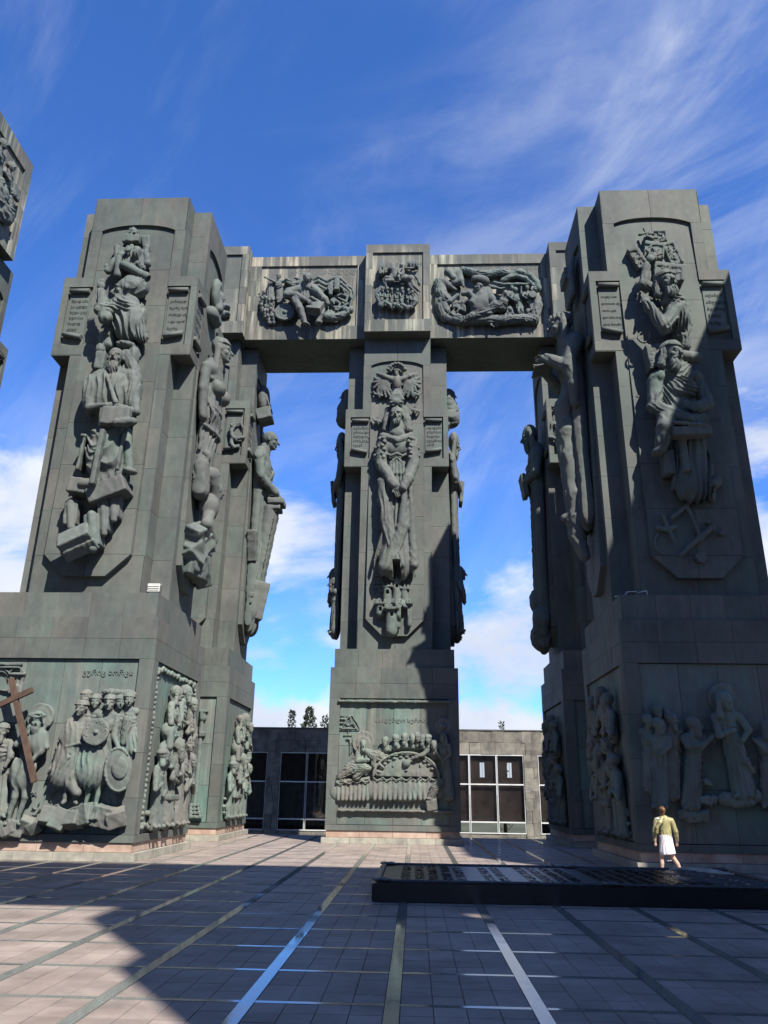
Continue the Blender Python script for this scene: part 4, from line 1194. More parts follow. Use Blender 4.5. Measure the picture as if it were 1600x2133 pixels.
# winged figures on the arms of the rear columns
for par, fc, xs_ in ((FL, FLf, (485, 905, 1)), (FR, FRf, (1168, 905, -1))):
    x, y, q = xs_
    s = Sc(fc['ff'], (x, y, .3), .036)
    s.head((-10 * q, -62, .22), 13, 25 * q, hair=1.2); s.path([(-10 * q, -40, .14), (-5 * q, 10, .14), (25 * q, 40, .12)], 16, 14, .04, (.03, 3, .4)); s.path([(20 * q, 30, .12), (60 * q, 22, .14), (75 * q, 18, .12)], 17, 12, .04, (.03, 3, .5)); s.path([(-6 * q, 20, .1), (-10 * q, 60, .12), (8 * q, 86, .1)], 13, 15, .03, (.03, 3, .4))
    for i in range(6): s.path([(0, -40, .1), (22 * q + 8 * i * q, -62 - 6 * i, .1), (34 * q + 7 * i * q, -92 + i * 10, .08)], 7, 5, .015)
    s.build('relief_angel', MF, par)

# ------------------------------------------------------------------ pedestal reliefs


def rocks(s, x0, x1, y, sz, n, w=.2):
    for i in range(n):
        x = x0 + (x1 - x0) * (i + .5) / n
        s.box((x, y + random.uniform(-.25, .25) * sz, w), (sz * random.uniform(.55, .8), sz * random.uniform(.5, .75), w * random.uniform(.9, 1.3)), rotm(random.uniform(-25, 25), random.uniform(-25, 25), random.uniform(-35, 35)), .03, .01)


def leaves(s, x0, y0, x1, y1, n, r=9, w=.06):
    for i in range(n):
        x, y, a = random.uniform(x0, x1), random.uniform(y0, y1), R(random.uniform(-70, 70))
        s.cap((x, y, w * .6), (x + 3.2 * r * math.sin(a), y - 3.2 * r * math.cos(a), w * 1.5), r * .55, r * .3, .01)


F = NLf['pf']; T2 = (0, 1220, .3625); GM = MGF
s = Sc(F, T2, .025)                         # cross bearer
s.person(215, 775, 39, 70, 1370, .2, 18, .95, legs=True, la=((95, 915), (148, 885)), ra=((265, 930), (165, 1020)), beard=.5, hair=1.6, fl=.6, fold=(.07, 6, .8))
s.ell((215, 900, .3), (58, 80, .2), -10, .1); s.ell((130, 1080, .26), (80, 95, .2), 10, .1, (.06, 4, .5))
for k in range(8): s.cap((215 + 44 * math.cos(R(k * 45)), 745 + 10 * math.sin(R(k * 45)), .5), (215 + 44 * math.cos(R(k * 45 + 45)), 745 + 10 * math.sin(R(k * 45 + 45)), .5), 8)
s.build('relief_figure', GM, NL)
s = Sc(F, T2, .025); s.disc((236, 755, .06), 76, .06, .01, .03); s.disc((236, 755, .1), 46, .03, .01, .02); s.build('relief_halo', GM, NL)
cr = thing('timber_cross', 'brown cross carried by a man on the left front pedestal', 'cross', NL.location)


def rod(name, m, parent, F, T, p, q, w, hw, hd):
    """a squared beam lying along the face from p to q"""
    a = F.px(T[0] + p[0] * T[2], T[1] + p[1] * T[2], w); b = F.px(T[0] + q[0] * T[2], T[1] + q[1] * T[2], w)
    a, b = np.array(a), np.array(b); d = (b - a) / np.linalg.norm(b - a); n = np.array([-d[1], d[0]]) * hw
    return prism(name, m, parent, F, [tuple(a - n), tuple(b - n), tuple(b + n), tuple(a + n)], w - hd, w + hd)


rod('beam', MWOOD, cr, F, T2, (64, 535), (198, 1130), .52, .075, .07)
rod('beam', MWOOD, cr, F, T2, (-60, 712), (188, 598), .54, .08, .07)
s = Sc(F, T2, .025)                         # man at the frame's edge
s.person(14, 835, 36, -10, 1330, .18, 10, .95, ra=((60, 985), (28, 1040)), beard=.8, hat='cap'); s.build('relief_figure', GM, NL)
s = Sc(F, T2, .025)                          # guard with round shield
s.person(468, 705, 39, 400, 1250, .2, -6, .95, legs=True, la=((355, 880), (405, 960)), hat='cap', fold=(.06, 7, .5), hair=0)
s.ell((420, 870, .3), (70, 95, .2), 12, .1, (.03, 5, .4)); s.cap((400, 950, .24), (375, 1080, .24), 78, 92, .1, (.07, 6, .6), .5)
s.path([(395, 985, .45), (350, 1040, .4), (305, 1090, .3)], 10, 12, .02); s.path([(380, 925, .45), (460, 905, .45), (500, 925, .4)], 8, 8, .02)
s.cap((410, 1140, .28), (440, 1190, .3), 32, 28); s.build('relief_figure', GM, NL)
s = Sc(F, T2, .025); s.disc((552, 840, .56), 74, .045, .01, .03); s.ell((552, 842, .62), (15, 15, .07), 0, .02)
for k in range(30): s.ell((552 + (58 if k % 2 else 66) * math.cos(R(k * 12)), 840 + (58 if k % 2 else 66) * math.sin(R(k * 12)), .63), (3.6, 3.6, .03), 0, .005)
for a in range(0, 360, 45):
    for q in (26, 38): s.ell((552 + q * math.cos(R(a)), 840 + q * math.sin(R(a)), .61), (3.4, 3.4, .03), 0, .005)
s.build('relief_shield', GM, NL)
s = Sc(F, T2, .025)                          # guard with oval shield
s.person(632, 672, 38, 520, 1270, .16, 8, 1.0, legs=True, ra=((655, 860), (682, 935, .42)), hat='cap', fold=(.06, 7, .3))
s.cap((560, 900, .22), (530, 1060, .22), 88, 105, .1, (.07, 6, .3), .5); s.build('relief_figure', GM, NL)
s = Sc(F, T2, .025); s.ell((680, 1058, .42), (80, 130, .10), 6, .01); s.ell((690, 1050, .53), (48, 60, .05), 6, .005)
s.path([(680 + 76 * math.cos(R(a)), 1058 + 124 * math.sin(R(a)), .46) for a in range(60, 330, 15)], 9, 9, .01)
for a in range(70, 320, 13): s.ell((680 + 76 * math.cos(R(a)), 1058 + 124 * math.sin(R(a)), .505), (4, 4, .03), 0, .005)
s.build('relief_shield', GM, NL)
for x, y, yw in ((495, 640, -10), (550, 665, 12), (690, 668, 30), (742, 655, 22)):
    s = Sc(F, T2, .025); s.person(x, y, 34, x + 5, y + 300, .1, yw, .9, hat='cap', fold=(.05, 5, .3)); s.build('relief_figure', GM, NL)
s = Sc(F, T2, .025); s.ell((650, 612, .12), (70, 22, .12), 0, .03, (.02, 6, .4)); s.ell((735, 625, .12), (52, 30, .12), 0, .03, (.02, 6, .4)); s.cap((735, 780, .16), (715, 900, .14), 34, 26, None, (.05, 4, .8)); s.build('relief_cloak', GM, NL)
s = Sc(F, T2, .025); rocks(s, 250, 700, 1335, 80, 7, .22); rocks(s, -90, 230, 1385, 60, 6, .16); s.build('relief_rocks', GM, NL)
s = Sc(F, T2, .025); leaves(s, 170, 1180, 440, 1330, 46); leaves(s, 590, 1150, 720, 1300, 26); leaves(s, 20, 1250, 140, 1350, 20); tag(s.build('relief_leaves', GM, NL), kind='stuff')
s = Sc(F, T2, .025)
for y, h2, x0, x1 in ((452, 9, -60, 130), (470, 6, -60, 120)): s.box(((x0 + x1) / 2, y, .08), ((x1 - x0) / 2, h2, .1), 0, .01)
s.box((98, 560, .05), (38, 60, .06), 0, .01); s.path([(48, 505, .08), (98, 455, .1), (148, 505, .08)], 7, 7, .01); s.box((98, 508, .1), (50, 7, .08), 0, .01)
for x in (84, 104): s.box((x, 545, .12), (6, 22, .06), 0, .01, op=-1)
s.path([(10 + 55 * math.cos(R(a)), 540 - 62 * math.sin(R(a)), .08) for a in range(0, 181, 20)], 8, 8, .01); s.path([(10 + 38 * math.cos(R(a)), 540 - 46 * math.sin(R(a)), .08) for a in range(0, 181, 20)], 5, 5, .01)
s.box((20, 600, .05), (100, 8, .06), 0, .01); s.build('relief_temple', GM, NL)
inscription(NL, F, ('გურიც ხორცს',), F.px(173, 1400)[0], F.px(173, 1376)[1], .235, .45, .015, MG)


def frieze(F, parent, seed, border=True, nrow=2):
    """crowded upright panel: robed people in tiers inside a beaded border"""
    rg = random.Random(seed)
    out = []
    for q, (x, y, fy, r, yw, kw) in enumerate((
            (-1.05, -3.75, -.9, .23, 30, dict(hat='hood')), (.0, -3.35, -.9, .23, 0, dict(beard=.8, hair=1)), (1.0, -3.55, -.9, .23, -25, dict(hat='crown')),
            (-.75, -5.05, -3.9, .2, 25, dict(hair=1.5)), (.35, -5.25, -3.6, .2, -10, dict(beard=.5, hair=1)), (1.3, -4.9, -3.7, .2, -30, dict(hair=1)),
            (-1.55, -3.0, -.9, .2, 20, dict(hat='cap')), (1.6, -3.0, -.9, .2, -20, dict(hair=1)))):
        s = Sc(F, 'd', .03 if parent is NL else .042)
        x += rg.uniform(-.1, .1)
        s.person(x, y, r, x + rg.uniform(-.12, .12), fy, .18 + .04 * (q % 2), yw, .95, la=((x - .5, y + 1.0), (x - .1, y + rg.uniform(.6, 1.2))), ra=((x + .5, y + 1.05), (x + .15, y + rg.uniform(.7, 1.3))), fold=(.06, 5, rg.uniform(.2, .9)), hand=False, **kw)
        s.build('relief_figure', GM, parent)
    s = Sc(F, 'd', .034)
    if border:
        for i in range(60):
            v = 1.0 + 4.7 * (i % 30) / 30
            s.ell(((-2.25 if i < 30 else 2.25) + rg.uniform(-.05, .05), -v, .04), (.09, .07, .08), rg.uniform(0, 90), .01)
        for i in range(46):
            u = -2.2 + 4.4 * (i % 23) / 23
            s.ell((u, -(.95 if i < 23 else 5.7) + rg.uniform(-.05, .05), .05), (.11, .09, .1), rg.uniform(0, 90), .01)
    for i in range(46): s.ell((rg.uniform(-1.9, 1.9), -rg.uniform(.95, 1.7), .06), (.1, .07, .12), rg.uniform(0, 180), .01)
    tag(s.build('relief_border', GM, parent), kind='stuff')
    s = Sc(F, 'd', .04); s.box((0, -1.75, .15), (.5, .1, .22), None, .02); s.box((.1, -2.6, .15), (.35, .12, .2), rotm(0, 0, 10), .02); s.ell((0, -1.2, .2), (.22, .3, .2)); s.build('relief_altar', GM, parent)


frieze(NLf['ps'], NL, 3); frieze(FLf['ps'], FL, 5, False); frieze(NRf['ps'], NR, 8, False); frieze(FRf['ps'], FR, 9, False)
F = FLf['pf']
s = Sc(F, (0, 1220, .3625), .025)
s.cap((1165, 730, .1), (1165, 760, .1), 22); s.box((1165, 722, .12), (34, 8, .14), 0, .01); s.cap((1160, 780, .1), (1120, 1245, .1), 13, 14); s.cap((1140, 860, .06), (1110, 1245, .06), 12, 12); s.box((1165, 855, .12), (16, 14, .14), 0, .01)
for i in range(4): s.box((1110 + i * 2, 1262 + i * 22, .12 + i * .03), (34 + i * 3, 9, .12), 0, .01)
s.build('relief_steps', GM, FL)

# middle column: the supper
F = CCf['pf']; T6 = (690, 1480, .175)
s = Sc(F, T6, .026)
top = [(500 + 390 - 390 * math.cos(R(a)), 790 - 290 * math.sin(R(a)), .26) for a in range(0, 181, 12)]
s.path(top, 17, 17, .01)
s.ell((890, 790, .08), (385, 282, .16), 0, .01); s.box((890, 905, -.1), (420, 105, .5), 0, .01, op=-1)
for i, a in enumerate(range(14, 170, 13)): s.ell((890 - 335 * math.cos(R(a)), 790 - 240 * math.sin(R(a)), .20), (26, 18, .07), 0, .01)
s.path([(510, 660, .22), (580, 640, .26), (625, 680, .24)], 24, 18, .02); s.disc((550, 740, .17), 34, .02, .01, .02)
s.build('relief_table', GM, CC)
s = Sc(F, T6, .026)
s.cap((520, 940, .1), (1250, 940, .1), 120, 120, .01, None, .35)
for i in range(13): s.cap((515 + i * 58, 830, .17), (515 + i * 60, 1052, .2), 22, 27, .03)
for i in range(7): s.path([(500 + i * 112 + 112 * t, 795 + 40 * math.sin(math.pi * t), .27) for t in (0, .25, .5, .75, 1)], 11, 11, .015)
s.build('relief_tablecloth', GM, CC)
s = Sc(F, T6, .026); s.ell((895, 625, .26), (52, 52, .14), 0, .02); s.box((895, 580, .3), (60, 12, .2), 0, .01, op=-1); s.ell((895, 715, .22), (24, 10, .1))
s.build('relief_bowl', GM, CC)
for x in (735, 1060):
    s = Sc(F, T6, .026); s.ell((x, 655, .2), (19, 30, .08)); s.cap((x, 680, .18), (x, 708, .18), 6); s.ell((x, 714, .18), (15, 6, .06)); s.build('relief_cup', GM, CC)
for x, y, yw, kw in ((642, 375, -15, dict(hair=1)), (770, 345, 8, dict(beard=.5, hair=.8)), (872, 330, -10, dict(beard=.4, hair=1)), (968, 338, 0, dict(hair=1)), (1025, 320, 15, dict(hair=1)), (1088, 345, -20, dict(beard=.4, hair=1)), (1152, 340, 10, dict(hat='cap')), (1222, 415, -8, dict(hair=1))):
    s = Sc(F, T6, .026); s.head((x, y, .33), 46, yw, **kw); s.cap((x, y + 80, .12), (x + 3, y + 118, .08), 62, 62, .05, (.04, 4, .5), .5); s.cap((x - 50, y + 95, .16), (x + 50, y + 95, .16), 34, None, .1); s.build('relief_figure', GM, CC)
s = Sc(F, T6, .026); s.path([(1150, 470, .22), (1100, 520, .3), (1010, 555, .34)], 36, 24, .05, (.03, 3, .8)); s.hand((985, 565, .36), (-1, .4), 16); s.cap((985, 570, .3), (945, 630, .3), 6, 6); s.build('relief_arm', GM, CC)
s = Sc(F, T6, .026); s.disc((380, 380, .05), 128, .06, .01, .02); s.disc((380, 395, .1), 82, .03, .01, .02); s.build('relief_halo', GM, CC)
s = Sc(F, T6, .026)
s.head((380, 405, .34), 44, 12, beard=.5, hair=1.4); s.cap((365, 480, .2), (330, 590, .2), 62, 72, .06, (.05, 4, .9), .6); s.path([(320, 500, .25), (310, 600, .35), (440, 590, .42)], 36, 24, .06, (.03, 3, 1))
s.path([(320, 640, .2), (220, 690, .24), (110, 790, .2)], 90, 44, .1, (.08, 4, .9), .6); s.path([(300, 700, .25), (400, 680, .3), (290, 790, .25)], 60, 40, .1, (.07, 4, .6)); s.path([(400, 640, .3), (450, 690, .3), (410, 760, .2)], 34, 22, .05, (.04, 3, .5))
s.build('relief_figure', GM, CC)
s = Sc(F, T6, .026); s.head((430, 500, .36), 34, 60, hair=1); s.path([(470, 520, .25), (570, 540, .2), (620, 560, .12)], 62, 70, .08, (.06, 4, .6), .6); s.cap((520, 540, .25), (500, 640, .22), 40, 30, None, (.04, 3, .4)); s.build('relief_figure', GM, CC)
s = Sc(F, T6, .026); s.cap((85, 960, .08), (430, 960, .08), 105, 105, .01, None, .3); s.cap((80, 845, .18), (440, 810, .18), 24, 22, .02)
for i in range(8): s.cap((80 + i * 50, 870, .14), (80 + i * 50, 1060, .17), 20, 23, .03)
for i in range(4): s.path([(60 + i * 100 + 100 * t, 855 - i * 8 + 24 * math.sin(math.pi * t), .24) for t in (0, .33, .66, 1)], 10, 10, .015)
s.build('relief_couch', GM, CC)
s = Sc(F, T6, .026); s.path([(70, 230, .05), (330, 230, .05), (345, 205, .05), (250, 60, .05), (75, 60, .05)], 8, 8, .01); s.path([(215, 60, .08), (120, 215, .08), (310, 215, .08), (215, 60, .08)], 9, 9, .01); s.path([(215, 110, .06), (180, 165, .06), (250, 165, .06), (215, 110, .06)], 7, 7, .01)
for y in (100, 150, 200):
    for x in (90, 125, 160) if y < 180 else (85, 110): s.ell((x, y, .03), (20, 16, .07), 0, .005)
for p in (((150, 290), (260, 290), (245, 330), (245, 500)), ((180, 340), (225, 340), (225, 520)), ((205, 240), (205, 280))): s.path([(*q, .05) for q in p], 8, 8, .01)
s.build('relief_house', GM, CC)
s = Sc(F, T6, .026); s.path([(1290, 860, .2), (1240, 920, .3), (1190, 1030, .25)], 60, 46, .08, (.08, 4, .9), .7); s.ell((1160, 1050, .3), (40, 18, .12)); s.box((1190, 1120, .14), (68, 62, .18), rotm(10, 12, 8), .03); s.build('relief_figure', GM, CC)
s = Sc(F, T6, .025); s.person(1330, 330, 42, 1400, 1040, .2, -30, 1.1, la=((1240, 480), (1300, 560)), ra=((1420, 520), (1330, 600)), hair=1.2, fold=(.07, 5, .5)); s.build('relief_figure', GM, CC)
s = Sc(F, T6, .025); s.disc((1330, 190, .05), 100, .05, .01, .02); s.ell((1330, 190, .12), (50, 40, .1)); s.build('relief_halo', GM, CC)
for y, h2 in ((1195, 14), (-105, 16)):
    s = Sc(F, T6, .026); s.box((762, y, .05), (684, h2, .16), 0, .01); s.build('relief_ledge', GM, CC)
inscription(CC, F, ('საიდუმლო სერობა',), F.px(780, 1500)[0], F.px(780, 1489)[1], .24, .3, .015, MG)

# right front pedestal
F = NRf['pf']; T7 = (1200, 1360, .25)
s = Sc(F, T7, .034); s.disc((1232, 385, .06), 130, .06, .01, .03); s.build('relief_halo', GM, NR)
s = Sc(F, T7, .031); s.person(1243, 408, 60, 1395, 1195, .26, 22, 1.05, la=((1190, 690), (1320, 640)), ra=((1440, 640), (1390, 735)), hat='hood', fold=(.07, 6, .5)); s.path([(1330, 720, .3), (1400, 900, .3), (1465, 980, .22)], 46, 30, .1, (.07, 3, .4)); s.build('relief_figure', GM, NR)
s = Sc(F, T7, .04)
for x, y, a, b in ((1260, 1220, 90, 60), (1400, 1240, 100, 50), (1490, 1190, 60, 60), (1330, 1260, 80, 40)): s.ell((x, y, .12), (a, b, .2), 0, .12, (.03, 3, .6))
s.build('relief_cloud', GM, NR)
for x, y, r_, fx, fy, w_, yw, kw in ((985, 600, 54, 960, 1290, .24, 55, dict(beard=.5, hair=.7, la=((930, 780), (1040, 770)), ra=((1040, 790), (1120, 715)))), (690, 610, 52, 700, 1280, .2, 30, dict(hair=1, ra=((770, 780), (700, 850)))), (600, 565, 46, 620, 1150, .1, 20, dict(hair=1)), (678, 490, 46, 700, 1100, .08, 15, dict(hat='cap')), (800, 560, 50, 800, 1200, .12, 35, dict(beard=.5, hair=1)), (760, 510, 40, 760, 900, .06, 25, dict(hair=1)), (1585, 625, 52, 1620, 1280, .2, -45, dict(beard=.6, hat='cap', la=((1560, 800), (1490, 730))))):
    s = Sc(F, T7, .034); s.person(x, y, r_, fx, fy, w_, yw, 1.0, fold=(.07, 6, .5), **kw); s.build('relief_figure', GM, NR)
s = Sc(F, T7, .036); rocks(s, 880, 1090, 1360, 70, 4, .16); rocks(s, 1010, 1160, 1230, 55, 4, .14); rocks(s, 1060, 1120, 1080, 40, 3, .12); s.build('relief_rocks', GM, NR)
s = Sc(F, T7, .034); leaves(s, 1020, 1100, 1160, 1300, 24, 10); leaves(s, 1560, 1000, 1680, 1300, 20, 10); tag(s.build('relief_leaves', GM, NR), kind='stuff')

# ------------------------------------------------------------------ reliefs of the lintel
F = LTf['beam']; TL = (530, 540, .14375); ML2 = MF
s = Sc(F, TL, .036)                         # seated man
s.head((765, 275, .82), 66, -6, 4, hair=1.0, must=True); s.cap((765, 350, .55), (765, 400, .5), 60, 70)
s.cap((760, 410, .4), (740, 560, .45), 120, 100, .12, (.05, 6, .3), .65); s.path([(660, 440, .45), (500, 480, .6), (470, 520, .7), (600, 520, .85), (740, 590, .95)], 72, 42, .15, (.02, 3, 1.))
s.hand((775, 600, 1.0), (1, .5), 34); s.path([(860, 430, .5), (900, 470, .75), (1010, 580, .7), (1050, 640, .6)], 74, 50, .15, (.03, 3, 1)); s.path([(600, 590, .8), (660, 720, .9), (715, 880, .8)], 66, 46, .12, (.03, 3, .6)); s.path([(650, 620, .6), (560, 560, .5), (520, 540, .45)], 66, 60, .15)
s.ell((755, 940, .9), (56, 26, .2), -25); s.path([(720, 880, .8), (750, 935, .9)], 34, 26); s.path([(980, 640, .5), (960, 800, .6), (930, 900, .6)], 60, 40, .1, (.04, 3, .5)); s.ell((930, 920, .7), (60, 34, .2), 20)
s.build('relief_figure', ML2, LT)
s = Sc(F, TL, .036); s.path([(830, 560, .85), (900, 600, .8), (980, 640, .7)], 30, 26, .02); s.box((885, 700, .75), (110, 95, .22), rotm(-10, -22, -14), .03); s.path([(760, 780, .7), (900, 815, .75), (990, 760, .5)], 14, 14, .05); s.build('relief_open_book', ML2, LT)
s = Sc(F, TL, .034); s.disc((440, 765, .4), 145, .06, .01, .05)
for r_ in (62, 100): s.path([(440 + r_ * math.cos(R(a)), 765 + r_ * math.sin(R(a)), .47) for a in range(0, 361, 20)], 8, 8, .01)
s.ell((440, 765, .48), (34, 34, .1))
for a in range(0, 360, 30): s.ell((440 + 118 * math.cos(R(a)), 765 + 118 * math.sin(R(a)), .46), (9, 9, .05), 0, .01)
s.build('relief_shield', ML2, LT)
s = Sc(F, TL, .036)
for y0, y1, r_ in ((280, 260, 34), (330, 320, 30), (375, 380, 24)): s.path([(840, y0 + 30, .3), (930, y1, .4), (1040, y1 + 60, .42), (1150, y1 + 10, .4), (1250, y1 + 20, .35), (1330, y1 + 90, .28)], r_, r_ * .8, .05)
s.path([(840, 330, .3), (700, 300, .3), (590, 270, .4)], 30, 20, .05); s.path([(700, 350, .15), (560, 380, .2), (470, 330, .15)], 70, 40, .1, (.05, 4, .6))
s.build('relief_cloak', ML2, LT)
s = Sc(F, TL, .036); s.person(350, 250, 36, 375, 620, .4, -10, 1.1, hat='band', la=((215, 290), (140, 255)), ra=((470, 285), (540, 320)), fold=(.05, 5, .4)); s.cap((250, 360, .15), (240, 580, .15), 60, 66, .05, (.05, 5, .3)); s.build('relief_figure', ML2, LT)
for x, y in ((135, 480), (110, 560), (170, 560), (215, 590), (265, 590), (105, 660), (160, 680), (190, 740), (250, 660), (235, 720), (200, 820), (150, 740), (270, 820)):
    s = Sc(F, TL, .036); s.head((x, y, .38), 27, random.uniform(-40, 40), hair=1); s.cap((x, y + 44, .22), (x + random.uniform(-20, 30), y + 105, .2), 34, 38, .05, (.03, 3, .5)); s.build('relief_figure', ML2, LT)
s = Sc(F, TL, .036)
s.box((1110, 430, .3), (40, 70, .3), 0, .03); s.box((1200, 400, .35), (40, 95, .3), 0, .03); s.box((1110, 520, .3), (30, 40, .3))
for pts in ([(1140, 640), (1100, 600), (1150, 570), (1240, 640), (1220, 700), (1130, 690)], [(1170, 540), (1260, 510), (1350, 540), (1330, 620), (1220, 560)], [(1340, 370), (1420, 430), (1450, 520), (1400, 620), (1390, 700)], [(1330, 400), (1390, 470), (1400, 560)], [(1200, 740), (1280, 690), (1360, 640)], [(1010, 720), (1060, 700), (1060, 760), (1010, 750)], [(1130, 700), (1190, 690), (1170, 740)]):
    s.path([(*q, .3) for q in pts], 22, 18, .05)
s.path([(1000, 840, .25), (1130, 850, .35), (1260, 820, .35), (1390, 740, .3)], 70, 50, .1, (.05, 4, .5)); s.ell((1320, 730, .4), (46, 50, .2), 0, .05, (.04, 4, .5)); s.ell((1080, 790, .3), (90, 60, .2), 0, .1, (.05, 4, .5)); s.head((1140, 615, .45), 34, 40, hair=1, beard=.4); s.head((1300, 455, .36), 30, -20, hat='band')
s.build('relief_group', ML2, LT)
inscription(LT, F, ('ჯამაი      აბულელი',), F.px(603, 560)[0], F.px(603, 560)[1], .42, .36, .0, MF)

F = LTf['block']; TC = (770, 520, .075)
s = Sc(F, TC, .034)                         # horseman
s.path([(1150, 800, .35), (980, 790, .45), (740, 760, .45), (640, 760, .45)], 105, 110, .1, None, .8); s.ell((1130, 830, .45), (115, 130, .28), -30); s.path([(690, 700, .45), (670, 560, .5), (640, 480, .5)], 100, 82, .1); s.path([(640, 440, .55), (560, 520, .55), (500, 570, .5)], 62, 34, .06); s.cap((610, 420, .55), (590, 380, .5), 18, 10)
for i in range(6): s.cap((700 + i * 12, 430 + i * 40, .5), (780 + i * 10, 470 + i * 42, .42), 18, 10, .03)
s.path([(600, 800, .5), (470, 770, .55), (380, 840, .5), (420, 1000, .45)], 62, 26, .06); s.path([(640, 860, .5), (450, 860, .55), (430, 950, .5), (500, 1090, .45)], 56, 24, .06)
s.path([(1180, 900, .5), (1230, 1010, .5), (1330, 1100, .45), (1400, 1170, .4)], 70, 26, .06); s.path([(1100, 950, .45), (1180, 1090, .45), (1290, 1180, .4), (1350, 1260, .4)], 66, 26, .06); s.path([(1240, 720, .35), (1330, 800, .35), (1380, 960, .25)], 30, 44, .04, (.04, 3, .3))
s.build('relief_horse', ML2, LT)
s = Sc(F, TC, .034); s.head((890, 430, .75), 58, 15, hair=1); s.cap((900, 530, .55), (890, 680, .55), 92, 80, .06, (.04, 5, .5), .7); s.path([(980, 510, .6), (1120, 520, .65), (1220, 500, .6)], 44, 30, .05); s.path([(840, 560, .7), (800, 640, .8), (880, 690, .85)], 40, 28, .05); s.path([(860, 680, .7), (800, 760, .8), (830, 850, .75)], 52, 34, .05, (.03, 3, .5)); s.path([(1000, 560, .4), (1150, 640, .4), (1360, 570, .3)], 60, 20, .05, (.05, 4, .4)); s.build('relief_rider', ML2, LT)
s = Sc(F, TC, .034); s.box((340, 480, .2), (70, 90, .2), 0, .03); s.cap((360, 420, .2), (360, 360, .2), 52, None); s.cap((360, 350, .2), (375, 280, .2), 50, 5); s.box((330, 650, .25), (80, 110, .25), 0, .03); s.box((500, 650, .2), (80, 70, .22), 0, .02)
for x, y in ((290, 690), (350, 660), (480, 680), (540, 680), (330, 760), (350, 520)): s.box((x, y, .5), (16, 26, .12), 0, .01, op=-1)
s.box((1210, 440, .15), (150, 90, .2), 0, .02); s.box((1080, 430, .2), (40, 80, .2), 0, .02)
for x in (1090, 1180, 1260, 1340): s.box((x, 420, .38), (14, 40, .1), 0, .01, op=-1)
s.build('relief_fortress', ML2, LT)
for x, y in ((350, 1070), (480, 1090), (620, 1110), (760, 1120), (900, 1090), (1080, 1130), (1190, 1170)):
    s = Sc(F, TC, .036); s.head((x, y, .45), 50, random.uniform(-40, 40), hair=1, hat=random.choice(('cap', None))); s.cap((x, y + 90, .28), (x + random.uniform(-30, 30), y + 380, .22), 66, 84, .06, (.06, 4, .5), .8); s.path([(x - 60, y + 120, .35), (x - 40, y + 220, .45), (x + 40, y + 230, .5)], 30, 22, .05); s.build('relief_figure', ML2, LT)
s = Sc(F, TC, .036)
for pts in ([(300, 1560), (420, 1480), (560, 1540), (640, 1640)], [(700, 1540), (840, 1600), (900, 1650)], [(920, 1560), (1050, 1620), (1160, 1600)], [(1200, 1350), (1280, 1450), (1200, 1560)], [(230, 1300), (250, 1420), (330, 1560)]): s.path([(*q, .3) for q in pts], 80, 55, .1, (.06, 4, .5))
for x, y in ((460, 1470), (690, 1530), (900, 1530)): s.head((x, y, .45), 45, 60, hair=1)
s.build('relief_group', ML2, LT)
s = Sc(F, TC, .04); s.ell((770, 1250, .0), (640, 470, .14), 0, .05, (.03, 5, .4)); s.build('relief_ground', ML2, LT)
inscription(LT, F, ('წმინდა გიორგი',), F.px(803, 545)[0], F.px(803, 546)[1], .30, .3, .0, MF)

F = LTf['beam']; TR = (900, 540, .15)
s = Sc(F, TR, .034)
s.head((650, 375, .72), 62, -62, 0, 0, hair=0, beard=0); s.ell((670, 300, .7), (135, 78, .36), -14, .02); s.ell((610, 370, .78), (120, 70, .36), -14, .02, None, -1); s.head((655, 380, .72), 58, -60, 6, 0, hair=0)
s.path([(690, 450, .4), (670, 600, .5), (640, 660, .5)], 125, 105, .1, None, .75); s.path([(600, 560, .6), (560, 600, .65), (620, 660, .6)], 56, 40); s.path([(760, 450, .35), (830, 560, .5), (880, 640, .55)], 70, 46, .1, (.03, 3, .6)); s.path([(560, 520, .5), (520, 470, .55), (430, 480, .5)], 50, 36, .1)
s.path([(400, 860, .5), (560, 790, .55), (750, 740, .55), (870, 660, .5), (960, 650, .45)], 42, 84, .1, (.08, 4, .5))
s.build('relief_figure', ML2, LT)
s = Sc(F, TR, .034); s.disc((350, 700, .42), 120, .07, .01, .05)
s.box((375, 715, .5), (85, 28, .2), -32, .01, op=-1); s.box((360, 722, .45), (16, 34, .12), -32, .01); s.box((240, 640, .55), (40, 90, .3), 20, .01, k=.01, op=-1); s.build('relief_wheel', ML2, LT)
s = Sc(F, TR, .036)
s.path([(300, 220, .35), (360, 200, .35), (390, 310, .35), (300, 330, .35)], 70, 55, .1); s.path([(240, 190, .5), (300, 260, .5), (320, 300, .4)], 52, 34, .08); s.ell((220, 180, .4), (60, 44, .25), 20, .05, (.04, 4, .5)); s.path([(160, 320, .35), (240, 370, .35), (330, 420, .3)], 64, 20, .08); s.path([(380, 300, .35), (420, 340, .4), (440, 380, .4)], 40, 20, .06)
s.path([(110, 340, .2), (120, 480, .25), (180, 560, .25)], 90, 90, .1, (.05, 4, .5)); s.build('relief_horse', ML2, LT)
s = Sc(F, TR, .036); s.head((120, 580, .4), 40, -50, 40, hair=1); s.path([(160, 600, .3), (250, 590, .4), (350, 500, .4)], 46, 30, .08); s.path([(170, 640, .3), (210, 720, .35), (250, 800, .25)], 56, 34, .1, (.05, 4, .4)); s.build('relief_figure', ML2, LT)
s = Sc(F, TR, .036); s.ell((560, 500, .3), (90, 60, .25), 20, .05, (.05, 4, .5)); s.path([(470, 560, .45), (430, 600, .5), (410, 660, .45)], 40, 20, .05); s.path([(520, 560, .4), (550, 650, .5), (560, 760, .45)], 30, 18, .05); s.build('relief_dog', ML2, LT)
s = Sc(F, TR, .036)
